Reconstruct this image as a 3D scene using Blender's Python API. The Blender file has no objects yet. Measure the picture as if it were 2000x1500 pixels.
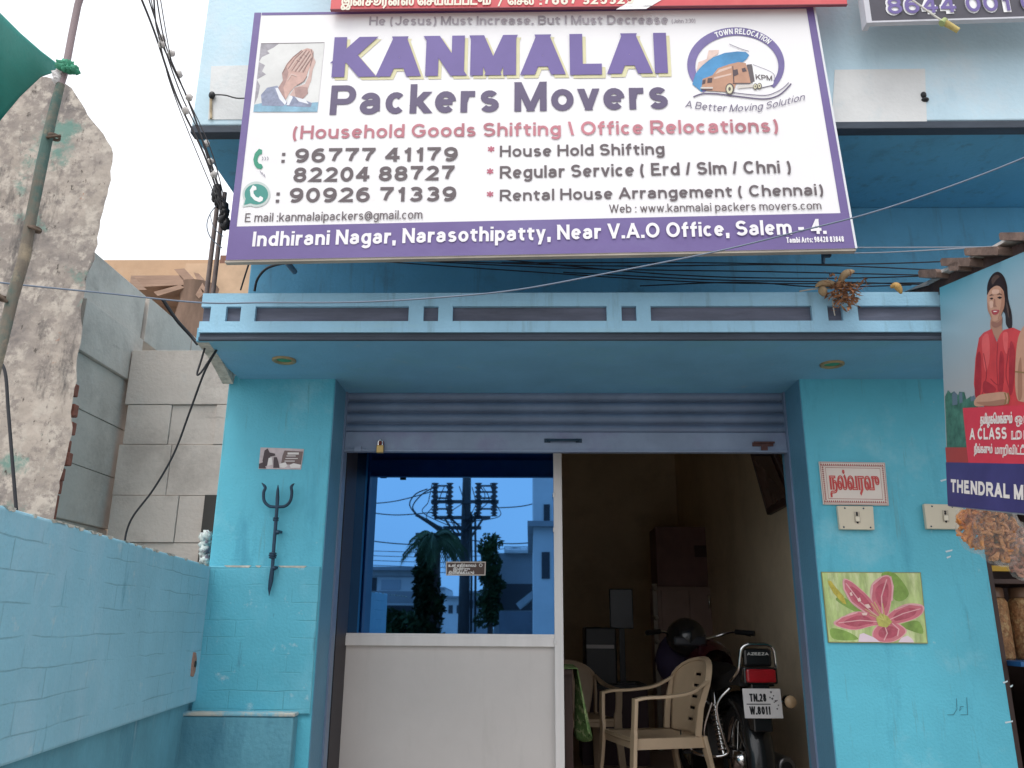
import bpy, math, random
from mathutils import Vector, Matrix
from mathutils.geometry import tessellate_polygon
R = math.radians
random.seed(7)
SC = bpy.context.scene
COL = SC.collection

# ------------------------------------------------------------------ camera, sky, sun, exposure
F, PITCH, YAW, ROLL = 1600.0, R(16.5), R(1.3), R(0.4)
EYE = Vector((0, -3.7, 1.5))
FW = Vector((-math.sin(YAW)*math.cos(PITCH), math.cos(YAW)*math.cos(PITCH), math.sin(PITCH)))
RT0 = Vector((math.cos(YAW), math.sin(YAW), 0)); UP0 = RT0.cross(FW)
RT = RT0*math.cos(ROLL)+UP0*math.sin(ROLL); UP = UP0*math.cos(ROLL)-RT0*math.sin(ROLL)
cd = bpy.data.cameras.new('camera'); cam = bpy.data.objects.new('camera', cd); COL.objects.link(cam)
cd.sensor_width = 36; cd.lens = F/2000*36; cd.clip_start = .05; cd.clip_end = 3000
m = Matrix((RT, UP, -FW)).transposed().to_4x4(); m.translation = EYE
cam.matrix_world = m; SC.camera = cam

SUN_EL, SUN_AZ = R(62), R(200)          # azimuth measured from +Y, clockwise: behind the camera, a little to the left
w = bpy.data.worlds.new('World'); SC.world = w; w.use_nodes = True
nt = w.node_tree; bg = nt.nodes['Background']
sky = nt.nodes.new('ShaderNodeTexSky'); sky.sky_type = 'NISHITA'; sky.sun_disc = False
sky.sun_elevation = SUN_EL; sky.sun_rotation = SUN_AZ; sky.dust_density = 4.0; sky.air_density = 1.0
hs = nt.nodes.new('ShaderNodeHueSaturation'); hs.inputs['Saturation'].default_value = .22
mxw = nt.nodes.new('ShaderNodeMix'); mxw.data_type = 'RGBA'                    # overcast: an even, slightly mottled cloud layer over the blue
tcw = nt.nodes.new('ShaderNodeTexCoord'); nzw = nt.nodes.new('ShaderNodeTexNoise'); nzw.inputs['Scale'].default_value = 2.2; nzw.inputs['Detail'].default_value = 5
nt.links.new(tcw.outputs['Generated'], nzw.inputs['Vector'])
rpw = nt.nodes.new('ShaderNodeValToRGB'); rpw.color_ramp.elements[0].position = .3; rpw.color_ramp.elements[1].position = .7
rpw.color_ramp.elements[0].color = (6.6, 6.9, 7.4, 1); rpw.color_ramp.elements[1].color = (8.2, 8.3, 8.5, 1)
nt.links.new(nzw.outputs[0], rpw.inputs[0])
mxw.inputs['Factor'].default_value = .8; nt.links.new(rpw.outputs[0], mxw.inputs['B'])
nt.links.new(sky.outputs[0], hs.inputs['Color']); nt.links.new(hs.outputs[0], mxw.inputs['A']); nt.links.new(mxw.outputs['Result'], bg.inputs[0])
bg.inputs[1].default_value = .15
sl = bpy.data.lights.new('sun', 'SUN'); sl.energy = 1.0; sl.angle = R(30); sl.color = (1, .96, .9)
so = bpy.data.objects.new('sun', sl); COL.objects.link(so)
sd = Vector((math.sin(SUN_AZ)*math.cos(SUN_EL), math.cos(SUN_AZ)*math.cos(SUN_EL), math.sin(SUN_EL)))
so.rotation_euler = sd.to_track_quat('Z', 'Y').to_euler()
SC.view_settings.view_transform = 'Standard'; SC.view_settings.look = 'None'
SC.view_settings.exposure = 0.5; SC.view_settings.gamma = 1
SC.render.engine = 'CYCLES'
SC.cycles.use_denoising = True
SC.cycles.max_bounces = 8; SC.cycles.diffuse_bounces = 6

# ------------------------------------------------------------------ helpers
def ray(px, py): return FW*F + RT*(px-1000) + UP*(750-py)
def P(px, py, Y):
    d = ray(px, py); return EYE + d*((Y-EYE.y)/d.y)
def PX(px, py, X):
    d = ray(px, py); return EYE + d*((X-EYE.x)/d.x)
def PZ(px, py, Z):
    d = ray(px, py); return EYE + d*((Z-EYE.z)/d.z)
def PPL(px, py, o, n):
    d = ray(px, py); return EYE + d*((o-EYE).dot(n)/d.dot(n))
GLASS_Y = .60
def M(px, py, Y):                         # a point across the street that the window mirrors
    q = P(px, py, 2*GLASS_Y-Y); return Vector((q.x, Y, q.z))
def E_(cx, cy, rx, ry, a0, a1, n=12):
    return [(cx+rx*math.cos(R(a0+(a1-a0)*i/n)), cy+ry*math.sin(R(a0+(a1-a0)*i/n))) for i in range(n+1)]
def crom(pts, n=8):
    pts = [Vector(p) for p in pts]; out = []
    for i in range(len(pts)-1):
        p0 = pts[max(i-1, 0)]; p1 = pts[i]; p2 = pts[i+1]; p3 = pts[min(i+2, len(pts)-1)]
        for k in range(n):
            t = k/n
            out.append(.5*((2*p1)+(p2-p0)*t+(2*p0-5*p1+4*p2-p3)*t*t+(3*p1-p0-3*p2+p3)*t**3))
    out.append(pts[-1]); return out

class MB:
    def __init__(s): s.v = []; s.f = []; s.sm = []; s.mi = []; s.cur = 0
    def add(s, vs, fs, smooth=False):
        b = len(s.v); s.v += [tuple(v) for v in vs]
        for f in fs: s.f.append(tuple(b+i for i in f)); s.sm.append(smooth); s.mi.append(s.cur)
        return s
    def box(s, x0, x1, y0, y1, z0, z1):
        return s.hexa([(x0, y0, z0), (x1, y0, z0), (x1, y1, z0), (x0, y1, z0), (x0, y0, z1), (x1, y0, z1), (x1, y1, z1), (x0, y1, z1)])
    def hexa(s, v):
        return s.add(v, [(0, 3, 2, 1), (4, 5, 6, 7), (0, 1, 5, 4), (1, 2, 6, 5), (2, 3, 7, 6), (3, 0, 4, 7)])
    def quad(s, a, b, c, d): return s.add([a, b, c, d], [(0, 1, 2, 3)])
    def poly(s, pts):
        pts = [Vector(p) for p in pts]
        tr = tessellate_polygon([pts]); return s.add(pts, [tuple(t) for t in tr])
    def prism(s, pts, off):
        pts = [Vector(p) for p in pts]; off = Vector(off); n = len(pts)
        tr = [tuple(t) for t in tessellate_polygon([pts])]
        s.add(pts, tr); s.add([p+off for p in pts], [t[::-1] for t in tr])
        s.add(pts+[p+off for p in pts], [(i, (i+1) % n, n+(i+1) % n, n+i) for i in range(n)]); return s
    def slab(s, a, b, c, d, off):         # four corners given a thickness
        return s.hexa([a, b, Vector(b)+Vector(off), Vector(a)+Vector(off), d, c, Vector(c)+Vector(off), Vector(d)+Vector(off)])
    def tube(s, pts, r, n=8, cap=True, smooth=True):
        pts = [Vector(p) for p in pts]; m_ = len(pts); rr = r if isinstance(r, (list, tuple)) else [r]*m_
        vs = []; prev = None
        for i, p in enumerate(pts):
            t = (pts[min(i+1, m_-1)]-pts[max(i-1, 0)]).normalized()
            if prev is None: u = t.orthogonal().normalized()
            else:
                u = prev-t*prev.dot(t)
                u = u.normalized() if u.length > 1e-6 else t.orthogonal().normalized()
            prev = u; v = t.cross(u)
            for k in range(n):
                a = 2*math.pi*k/n; vs.append(p+(u*math.cos(a)+v*math.sin(a))*rr[i])
        fs = [(i*n+k, i*n+(k+1) % n, (i+1)*n+(k+1) % n, (i+1)*n+k) for i in range(m_-1) for k in range(n)]
        s.add(vs, fs, smooth)
        if cap: s.add(vs[:n], [tuple(range(n))[::-1]]); s.add(vs[-n:], [tuple(range(n))])
        return s
    def cyl(s, a, b, r, n=16, r2=None): return s.tube([a, b], [r, r if r2 is None else r2], n)
    def bar(s, pts, side, w, t):          # swept rectangular bar: w along 'side', t across
        pts = [Vector(p) for p in pts]; m_ = len(pts); side = Vector(side)
        ww = w if isinstance(w, (list, tuple)) else [w]*m_; tt_ = t if isinstance(t, (list, tuple)) else [t]*m_
        vs = []
        for i, p in enumerate(pts):
            tg = (pts[min(i+1, m_-1)]-pts[max(i-1, 0)]).normalized()
            u = (side-tg*side.dot(tg)).normalized(); v = tg.cross(u)
            a, b = ww[i]/2, tt_[i]/2
            for (x, y) in ((-1, -1), (1, -1), (1, 1), (-1, 1)): vs.append(p+u*x*a+v*y*b)
        fs = [(i*4+k, i*4+(k+1) % 4, (i+1)*4+(k+1) % 4, (i+1)*4+k) for i in range(m_-1) for k in range(4)]
        s.add(vs, fs); s.add(vs[:4], [(3, 2, 1, 0)]); s.add(vs[-4:], [(0, 1, 2, 3)]); return s
    def ball(s, c, rx, ry=None, rz=None, n=10, jit=0, rnd=random):
        ry = ry or rx; rz = rz or rx; c = Vector(c); vs = []; fs = []
        for i in range(n+1):
            th = math.pi*i/n
            for k in range(2*n):
                a = math.pi*k/n; j = 1+(rnd.uniform(-jit, jit) if jit else 0)
                vs.append(c+Vector((rx*math.sin(th)*math.cos(a), ry*math.sin(th)*math.sin(a), rz*math.cos(th)))*j)
        for i in range(n):
            for k in range(2*n): fs.append((i*2*n+k, (i+1)*2*n+k, (i+1)*2*n+(k+1) % (2*n), i*2*n+(k+1) % (2*n)))
        return s.add(vs, fs, True)
    def lathe(s, o, axis, prof, n=24):    # prof: (distance along axis, radius)
        o = Vector(o); ax = Vector(axis).normalized(); u = ax.orthogonal().normalized(); v = ax.cross(u); vs = []
        for (d, r) in prof:
            for k in range(n):
                a = 2*math.pi*k/n; vs.append(o+ax*d+(u*math.cos(a)+v*math.sin(a))*r)
        fs = [(i*n+k, i*n+(k+1) % n, (i+1)*n+(k+1) % n, (i+1)*n+k) for i in range(len(prof)-1) for k in range(n)]
        return s.add(vs, fs, True)
    def build(s, name, mats, parent=None, bevel=0, solid=0, sub=0):
        me = bpy.data.meshes.new(name); me.from_pydata(s.v, [], s.f)
        for i, p in enumerate(me.polygons): p.use_smooth = s.sm[i]; p.material_index = s.mi[i]
        for mm in (mats if isinstance(mats, (list, tuple)) else [mats]): me.materials.append(mm)
        o = bpy.data.objects.new(name, me); COL.objects.link(o)
        if parent is not None:
            o.parent = parent
            o.matrix_parent_inverse = Matrix.Translation(-parent.location) if parent.type == 'EMPTY' else Matrix.Identity(4)
        if solid: md = o.modifiers.new('solid', 'SOLIDIFY'); md.thickness = solid; md.offset = 0
        if bevel: md = o.modifiers.new('bevel', 'BEVEL'); md.width = bevel; md.segments = 2; md.limit_method = 'ANGLE'; md.angle_limit = R(40)
        if sub: md = o.modifiers.new('sub', 'SUBSURF'); md.levels = sub; md.render_levels = sub
        return o

def tag(o, label, cat, group=None, kind=None):
    if label: o['label'] = label
    if cat: o['category'] = cat
    if group: o['group'] = group
    if kind: o['kind'] = kind
    return o
def thing(name, loc, label, cat, group=None):
    o = bpy.data.objects.new(name, None); COL.objects.link(o); o.location = loc; o.empty_display_size = .1
    return tag(o, label, cat, group)

# ------------------------------------------------------------------ materials
def mat(name, col, rough=.6, var=.12, scale=6, bump=0, bscale=60, metal=0, spec=.4, blot=None, stretch=(1, 1, 1), coat=0, trans=0):
    m_ = bpy.data.materials.new(name); m_.use_nodes = True; n = m_.node_tree; L = n.links
    b = n.nodes['Principled BSDF']
    b.inputs['Roughness'].default_value = rough; b.inputs['Metallic'].default_value = metal
    b.inputs['Specular IOR Level'].default_value = spec; b.inputs['Coat Weight'].default_value = coat
    tc = n.nodes.new('ShaderNodeTexCoord'); mp = n.nodes.new('ShaderNodeMapping'); mp.inputs['Scale'].default_value = stretch
    L.new(tc.outputs['Object'], mp.inputs[0])
    nz = n.nodes.new('ShaderNodeTexNoise'); nz.inputs['Scale'].default_value = scale; nz.inputs['Detail'].default_value = 6; nz.inputs['Roughness'].default_value = .65
    L.new(mp.outputs[0], nz.inputs['Vector'])
    rp = n.nodes.new('ShaderNodeValToRGB'); c = col
    rp.color_ramp.elements[0].position = .3; rp.color_ramp.elements[1].position = .7
    rp.color_ramp.elements[0].color = tuple(x*(1-var) for x in c)+(1,); rp.color_ramp.elements[1].color = tuple(min(1, x*(1+var)) for x in c)+(1,)
    L.new(nz.outputs[0], rp.inputs[0]); out = rp.outputs[0]
    for bl in (blot or []):               # (colour, scale, lo, hi, stretch)
        bc, bs, lo, hi = bl[:4]; st = bl[4] if len(bl) > 4 else (1, 1, 1)
        mp2 = n.nodes.new('ShaderNodeMapping'); mp2.inputs['Scale'].default_value = st; mp2.inputs['Location'].default_value = (bs*1.7, bs*.3, 2.1*bs)
        L.new(tc.outputs['Object'], mp2.inputs[0])
        n2 = n.nodes.new('ShaderNodeTexNoise'); n2.inputs['Scale'].default_value = bs; n2.inputs['Detail'].default_value = 8; n2.inputs['Roughness'].default_value = .7
        L.new(mp2.outputs[0], n2.inputs['Vector'])
        r2 = n.nodes.new('ShaderNodeMapRange'); r2.inputs[1].default_value = lo; r2.inputs[2].default_value = hi
        L.new(n2.outputs[0], r2.inputs[0])
        mx = n.nodes.new('ShaderNodeMix'); mx.data_type = 'RGBA'; mx.inputs['B'].default_value = tuple(bc)+(1,)
        L.new(r2.outputs[0], mx.inputs['Factor']); L.new(out, mx.inputs['A']); out = mx.outputs['Result']
    L.new(out, b.inputs['Base Color'])
    if bump:
        n3 = n.nodes.new('ShaderNodeTexNoise'); n3.inputs['Scale'].default_value = bscale; n3.inputs['Detail'].default_value = 5
        L.new(mp.outputs[0], n3.inputs['Vector'])
        bp = n.nodes.new('ShaderNodeBump'); bp.inputs['Strength'].default_value = bump; bp.inputs['Distance'].default_value = .01
        L.new(n3.outputs[0], bp.inputs['Height']); L.new(bp.outputs[0], b.inputs['Normal'])
    if trans:
        b.inputs['Transmission Weight'].default_value = trans
    return m_
def flat(name, col, rough=.55, var=.06, scale=9): return mat(name, col, rough, var, scale)
DIRT = (.20, .26, .26)
CY = (.10, .45, .58)
m_cyan = mat('cyan_paint', CY, .55, .10, 2.2, .25, 90, blot=[((.05, .28, .40), 3.5, .55, .78, (1.6, 1.6, .35)), ((.22, .52, .62), 2.2, .56, .75), ((.30, .54, .60), 14, .66, .78), ((.05, .18, .23), 30, .69, .77), ((.10, .30, .36), 7, .6, .72, (4, 4, .25))])
m_cyan_in = mat('shaded_cyan_jamb', (.10, .26, .38), .5, .10, 3, .2, 90, blot=[((.04, .16, .25), 8, .62, .8)])
m_soffit = mat('blue_paint_soffit', (.17, .41, .60), .55, .10, 3, .2, 80, blot=[((.17, .42, .52), 2.0, .5, .75), ((.30, .44, .54), 9, .62, .78), ((.12, .2, .26), 26, .7, .8)])
m_blue_wall = mat('blue_paint_wall', (.12, .385, .59), .6, .12, 2, .25, 60, blot=[((.09, .22, .32), 4, .55, .8), ((.10, .2, .28), 3, .55, .8, (5, 5, .4))])
m_fascia = mat('sky_blue_paint', (.31, .56, .73), .55, .10, 4, .2, 80, blot=[((.22, .38, .48), 5, .55, .75, (4, 1, .4)), ((.32, .55, .66), 5, .55, .75, (.4, 1, 2)), ((.1, .2, .26), 30, .7, .8)])
m_parapet = mat('sky_lit_primed_blue', (.55, .73, .83), .7, .06, 3, .2, 50, blot=[((.64, .74, .80), 2.2, .5, .7), ((.42, .60, .71), 5, .58, .8, (1.5, 1, .5))])  # paler than the walls: sky brightness painted in along with white priming
m_plaster = mat('bare_white_plaster', (.72, .73, .73), .8, .05, 5, .2, 50, blot=[((.62, .68, .70), 5, .55, .75)])
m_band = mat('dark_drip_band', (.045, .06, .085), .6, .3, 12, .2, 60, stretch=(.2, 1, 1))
m_slot = mat('dark_purple_recess', (.115, .125, .17), .8, .35, 10, .3, 40, stretch=(.25, 1, 1.5))  # streaky dark purple for the slot backs
def brick_paint(name, col, col2, bw, bh):
    m_ = mat(name, col, .5, .10, 2.5, .2, 80, blot=[(col2, 3, .5, .75, (1, 1, .5)), ((.44, .60, .66), 11, .60, .74), ((.07, .24, .33), 7, .62, .75, (3, 3, .35)), ((.05, .17, .24), 22, .66, .76, (1, 1, .3)), ((.30, .36, .36), 40, .70, .78)])
    n = m_.node_tree; L = n.links; b = n.nodes['Principled BSDF']
    tc = n.nodes.new('ShaderNodeTexCoord'); sp = n.nodes.new('ShaderNodeSeparateXYZ'); cb = n.nodes.new('ShaderNodeCombineXYZ')
    ad = n.nodes.new('ShaderNodeMath'); ad.operation = 'ADD'
    L.new(tc.outputs['Object'], sp.inputs[0]); L.new(sp.outputs[0], ad.inputs[0]); L.new(sp.outputs[1], ad.inputs[1])
    nz = n.nodes.new('ShaderNodeTexNoise'); nz.inputs['Scale'].default_value = 5; L.new(tc.outputs['Object'], nz.inputs['Vector'])
    ml = n.nodes.new('ShaderNodeMath'); ml.operation = 'MULTIPLY_ADD'; ml.inputs[1].default_value = .022
    L.new(nz.outputs[0], ml.inputs[0]); L.new(sp.outputs[2], ml.inputs[2])
    L.new(ad.outputs[0], cb.inputs[0]); L.new(ml.outputs[0], cb.inputs[1])
    bt = n.nodes.new('ShaderNodeTexBrick'); bt.inputs['Scale'].default_value = 1; bt.inputs['Brick Width'].default_value = bw; bt.inputs['Row Height'].default_value = bh
    bt.inputs['Mortar Size'].default_value = .0028; bt.inputs['Mortar Smooth'].default_value = .6
    L.new(cb.outputs[0], bt.inputs['Vector'])
    n2 = n.nodes.new('ShaderNodeTexNoise'); n2.inputs['Scale'].default_value = 4.0; n2.inputs['Detail'].default_value = 3; L.new(tc.outputs['Object'], n2.inputs['Vector'])
    r2 = n.nodes.new('ShaderNodeMapRange'); r2.inputs[1].default_value = .43; r2.inputs[2].default_value = .6; L.new(n2.outputs[0], r2.inputs[0])
    mu = n.nodes.new('ShaderNodeMath'); mu.operation = 'MULTIPLY'; L.new(bt.outputs['Fac'], mu.inputs[0]); L.new(r2.outputs[0], mu.inputs[1])
    b2 = n.nodes.new('ShaderNodeBump'); b2.invert = True; b2.inputs['Strength'].default_value = .36; b2.inputs['Distance'].default_value = .012
    L.new(mu.outputs[0], b2.inputs['Height'])
    src = b.inputs['Normal'].links[0].from_socket; L.new(src, b2.inputs['Normal']); L.new(b2.outputs[0], b.inputs['Normal'])
    mx = n.nodes.new('ShaderNodeMix'); mx.data_type = 'RGBA'; mx.inputs['B'].default_value = tuple(x*.5 for x in col)+(1,)
    m3 = n.nodes.new('ShaderNodeMath'); m3.operation = 'MULTIPLY'; m3.inputs[1].default_value = .42; L.new(mu.outputs[0], m3.inputs[0])
    src = b.inputs['Base Color'].links[0].from_socket; L.new(m3.outputs[0], mx.inputs['Factor']); L.new(src, mx.inputs['A']); L.new(mx.outputs['Result'], b.inputs['Base Color'])
    return m_
m_brick = brick_paint('painted_brick', (.105, .43, .55), (.18, .50, .62), .235, .073)
m_bwall = brick_paint('painted_boundary_brick', (.26, .52, .64), (.37, .58, .69), .24, .074)
m_plinth = mat('shaded_stained_blue', (.12, .33, .42), .65, .18, 3, .4, 40, blot=[((.06, .2, .28), 3, .5, .75, (1.5, 1.5, .4)), ((.32, .46, .52), 6, .62, .75, (2, 2, .3)), ((.12, .15, .14), 16, .68, .8)])  # dark base paints in the overhang's shade; the blots are stains
m_chip = mat('chipped_cement_edge', (.52, .50, .44), .85, .35, 25, .5, 60)
m_shutter = mat('grey_violet_enamel', (.165, .225, .33), .42, .15, 5, .1, 60, blot=[((.17, .2, .29), 3, .5, .75, (.4, 1, 1)), ((.10, .05, .05), 24, .68, .8)])
m_rail = mat('grey_blue_rail', (.23, .29, .40), .42, .12, 5, .1, 60, blot=[((.2, .19, .32), 3, .5, .75), ((.16, .10, .09), 14, .66, .78)])
m_alu = mat('aluminium', (.74, .71, .69), .4, .06, 12, 0, metal=.0, stretch=(1, 1, .1))
m_panel = mat('cream_panel', (.60, .565, .54), .5, .04, 3, .05, 30, blot=[((.54, .51, .48), 4, .55, .8, (2, 1, .4))])
m_room = mat('cream_room_wall', (.68, .56, .40), .75, .1, 2, .1, 60, blot=[((.45, .36, .24), 1.5, .5, .8)])
m_floor = mat('room_floor_tiles', (.34, .24, .20), .35, .15, 4)
m_dark = flat('black_plastic', (.012, .012, .014), .4)
m_wood = mat('dark_brown_wood', (.06, .03, .024), .5, .3, 6, .2, 40, stretch=(1, 1, .2))
m_gl = bpy.data.materials.new('blue_mirror_film'); m_gl.use_nodes = True
_n = m_gl.node_tree; _b = _n.nodes['Principled BSDF']; _b.inputs['Base Color'].default_value = (.09, .26, .55, 1); _b.inputs['Metallic'].default_value = 1; _b.inputs['Roughness'].default_value = .015
m_iron = mat('blue_black_iron', (.02, .05, .085), .45, .3, 20, .2, 90, metal=.3)
m_steel = mat('chrome', (.75, .75, .74), .14, .05, 10, 0, metal=1)
m_white = mat('white_vinyl', (.86, .845, .86), .5, .015, 2, .25, 3, blot=[((.86, .81, .74), 1.6, .58, .8), ((.80, .78, .82), 3, .6, .85, (3, 3, .5))])
m_cable = flat('black_cable', (.025, .025, .03), .5)
m_cableg = flat('grey_cable', (.30, .34, .40), .5)

# ------------------------------------------------------------------ stroke lettering
def S(*p): return ('p', list(p))
def Cl(p): return ('c', p)
def D(*a): return ('d', a)
_bowl = Cl(E_(.5, .5, .5, .5, 0, 360, 20)[:-1])
CAPS = {
 'A': (.98, [D(0, 0, .5, 1), D(1, 0, .5, 1), S((.2, .28), (.8, .28))]),
 'B': (.88, [S((0, 0), (0, 1)), S((0, 1), *E_(.6, .765, .33, .235, 90, -90), (0, .53)), S((.6, .53), *E_(.62, .265, .38, .265, 90, -90), (0, 0))]),
 'C': (.92, [S(*E_(.52, .5, .52, .5, 42, 318, 18))]),
 'D': (.92, [S((0, 0), (0, 1)), S((0, 1), (.4, 1), *E_(.42, .5, .58, .5, 90, -90, 14), (0, 0))]),
 'E': (.82, [S((1, 0), (0, 0), (0, 1), (.96, 1)), S((0, .53), (.9, .53))]),
 'F': (.76, [S((0, 0), (0, 1), (1, 1)), S((0, .5), (.85, .5))]),
 'G': (1.0, [S(*E_(.52, .5, .52, .5, 40, 330, 18), (.97, .46), (.56, .46))]),
 'H': (.92, [S((0, 0), (0, 1)), S((1, 0), (1, 1)), S((0, .53), (1, .53))]),
 'I': (.2, [S((.5, 0), (.5, 1))]),
 'J': (.72, [S((1, 1), (1, .3), *E_(.5, .3, .5, .3, 0, -170))]),
 'K': (.95, [S((0, 0), (0, 1)), D(.02, .3, .95, 1), D(.34, .56, 1, 0)]),
 'L': (.78, [S((0, 1), (0, 0), (1, 0))]),
 'M': (1.08, [S((0, 0), (0, 1)), S((1, 0), (1, 1)), D(.02, 1, .5, 0), D(.98, 1, .5, 0)]),
 'N': (.92, [S((0, 0), (0, 1)), S((1, 0), (1, 1)), D(.02, 1, .98, 0)]),
 'O': (1.02, [_bowl]),
 'P': (.86, [S((0, 0), (0, 1)), S((0, 1), *E_(.62, .715, .38, .285, 90, -90), (0, .43))]),
 'R': (.94, [S((0, 0), (0, 1)), S((0, 1), *E_(.6, .725, .36, .275, 90, -90), (0, .45)), D(.5, .45, 1, 0)]),
 'S': (.86, [S(*E_(.5, .755, .46, .245, 25, 260, 12), *E_(.5, .265, .5, .265, 80, -155, 12))]),
 'T': (.82, [S((0, 1), (1, 1)), S((.5, 0), (.5, 1))]),
 'U': (.9, [S((0, 1), (0, .4), *E_(.5, .4, .5, .4, 180, 360), (1, 1))]),
 'V': (.92, [D(0, 1, .5, 0), D(1, 1, .5, 0)]),
 'W': (1.3, [D(0, 1, .25, 0), D(.25, 0, .5, 1), D(.5, 1, .75, 0), D(.75, 0, 1, 1)]),
 'Y': (.9, [D(0, 1, .5, .42), D(1, 1, .5, .42), S((.5, 0), (.5, .45))]), 'Z': (.82, [S((0, 1), (1, 1)), S((0, 0), (1, 0)), D(0, .02, 1, .98)]),
 '0': (.74, [_bowl]), '1': (.5, [S((.8, 0), (.8, 1)), S((.05, .72), (.45, .8), (.74, .97))]),
 '2': (.74, [S(*E_(.5, .71, .48, .29, 165, -35), (.03, 0), (1, 0))]),
 '3': (.74, [S(*E_(.5, .76, .45, .24, 150, -80), *E_(.5, .27, .5, .27, 80, -150))]),
 '4': (.78, [S((.74, 0), (.74, 1)), D(.0, .25, .72, 1), S((0, .25), (1, .25))]),
 '5': (.74, [S((.94, 1), (.2, 1), (.1, .52), *E_(.5, .33, .5, .33, 130, -150))]),
 '6': (.74, [Cl(E_(.5, .31, .48, .31, 0, 360, 18)[:-1]), S(*E_(.62, .5, .62, .5, 60, 180), (0, .33))]),
 '7': (.74, [S((0, 1), (1, 1)), S((1, .98), (.55, .5), (.36, 0))]),
 '8': (.74, [Cl(E_(.5, .765, .44, .235, 0, 360, 16)[:-1]), Cl(E_(.5, .265, .5, .265, 0, 360, 16)[:-1])]),
 '9': (.74, [Cl(E_(.5, .69, .48, .31, 0, 360, 18)[:-1]), S((1, .67), *E_(.38, .5, .62, .5, 0, -120))]),
 '(': (.40, [S(*E_(1.35, .38, 1.35, .72, 118, 242, 14))]), ')': (.40, [S(*E_(-.35, .38, 1.35, .72, 62, -62, 14))]),
 ',': (.24, [('s', (.5, 0)), S((.62, .02), (.5, -.14), (.1, -.30))]), '.': (.2, [('s', (.5, 0))]), ':': (.2, [('s', (.5, 0)), ('s', (.5, .62))]),
 '/': (.4, [D(0, 0, 1, 1)]), '\\': (.4, [D(0, 1, 1, 0)]), '-': (.42, [S((0, .36), (1, .36))]),
 '@': (1.1, [Cl(E_(.48, .42, .22, .28, 0, 360, 14)[:-1]), S((.72, .72), (.72, .25), *E_(.85, .3, .15, .2, 200, 360, 5), *E_(.5, .42, .5, .55, 0, 300, 18))]),
 '*': (.6, [S((.5, .25), (.5, .85)), S((.1, .38), (.9, .72)), S((.1, .72), (.9, .38))]),
}
LOW = {
 'a': (.72, [S(*E_(.48, .68, .44, .32, 165, 0), (.94, 0)), S((.94, .57), (.4, .54), *E_(.36, .27, .36, .27, 90, 270), *E_(.5, .36, .44, .36, -80, 0))]),
 'b': (.74, [S((0, 0), (0, 2)), _bowl]), 'c': (.68, [S(*E_(.52, .5, .52, .5, 45, 315, 14))]), 'd': (.74, [S((1, 0), (1, 2)), _bowl]),
 'e': (.72, [S((.04, .5), (.98, .5)), S(*E_(.5, .5, .5, .5, 4, 315, 16))]),
 'f': (.50, [S((.36, 0), (.36, 1.35), *E_(.95, 1.35, .59, .65, 180, 90), (1.2, 2)), S((0, .97), (1, .97))]),
 'g': (.74, [_bowl, S((1, 1), (1, -.4), *E_(.5, -.4, .5, .6, 0, -155))]),
 'h': (.72, [S((0, 0), (0, 2)), S((0, .45), *E_(.5, .58, .5, .42, 180, 0), (1, 0))]),
 'i': (.19, [S((.5, 0), (.5, 1)), S((.5, 1.72), (.5, 2.25))]),
 'k': (.7, [S((0, 0), (0, 2)), D(.05, .3, .92, 1), D(.36, .58, 1, 0)]), 'l': (.19, [S((.5, 0), (.5, 2))]),
 'm': (1.1, [S((0, 0), (0, 1)), S((0, .45), *E_(.25, .62, .25, .38, 180, 0), (.5, 0)), S((.5, .45), *E_(.75, .62, .25, .38, 180, 0), (1, 0))]),
 'n': (.72, [S((0, 0), (0, 1)), S((0, .45), *E_(.5, .58, .5, .42, 180, 0), (1, 0))]), 'o': (.76, [_bowl]),
 'p': (.74, [S((0, -1), (0, 1)), _bowl]), 'r': (.5, [S((0, 0), (0, 1)), S((.05, .5), (.25, .86), (.55, .98), (1, .98))]),
 's': (.66, [S(*E_(.5, .755, .42, .245, 25, 260, 10), *E_(.5, .255, .48, .255, 80, -155, 10))]),
 't': (.54, [S((.36, 1.75), (.36, .34), *E_(.80, .34, .44, .34, 180, 270), (1.1, 0)), S((0, .97), (1, .97))]),
 'u': (.72, [S((0, 1), (0, .42), *E_(.5, .42, .5, .42, 180, 360)), S((1, 0), (1, 1))]),
 'v': (.7, [D(0, 1, .5, 0), D(1, 1, .5, 0)]), 'w': (1.0, [D(0, 1, .25, 0), D(.25, 0, .5, 1), D(.5, 1, .75, 0), D(.75, 0, 1, 1)]),
 'y': (.7, [D(0, 1, .52, 0), D(1, 1, .3, -1)]),
}
XH, DS = .73, .29
def stroke_mesh(pts, w, closed=False):
    pts = [Vector(p) for p in pts]
    q = [pts[0]]
    for p in pts[1:]:
        if (p-q[-1]).length > 1e-5: q.append(p)
    pts = q; n = len(pts)
    if n < 2: return [], []
    vs = []
    for i in range(n):
        a = pts[i-1] if (i > 0 or closed) else None; b = pts[(i+1) % n] if (i < n-1 or closed) else None
        d1 = (pts[i]-a).normalized() if a is not None else None; d2 = (b-pts[i]).normalized() if b is not None else None
        if d1 is None: d1 = d2
        if d2 is None: d2 = d1
        n1 = Vector((-d1.y, d1.x)); n2 = Vector((-d2.y, d2.x)); mt = n1+n2
        if mt.length < .2: mt = n1
        mt.normalize(); k = min(1/max(mt.dot(n1), .3), 2.2)
        vs += [pts[i]+mt*(w/2*k), pts[i]-mt*(w/2*k)]
    fs = [(2*i, 2*i+1, 2*i+3, 2*i+2) for i in range(n-1)]
    if closed: fs.append((2*n-2, 2*n-1, 1, 0))
    return vs, fs
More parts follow.
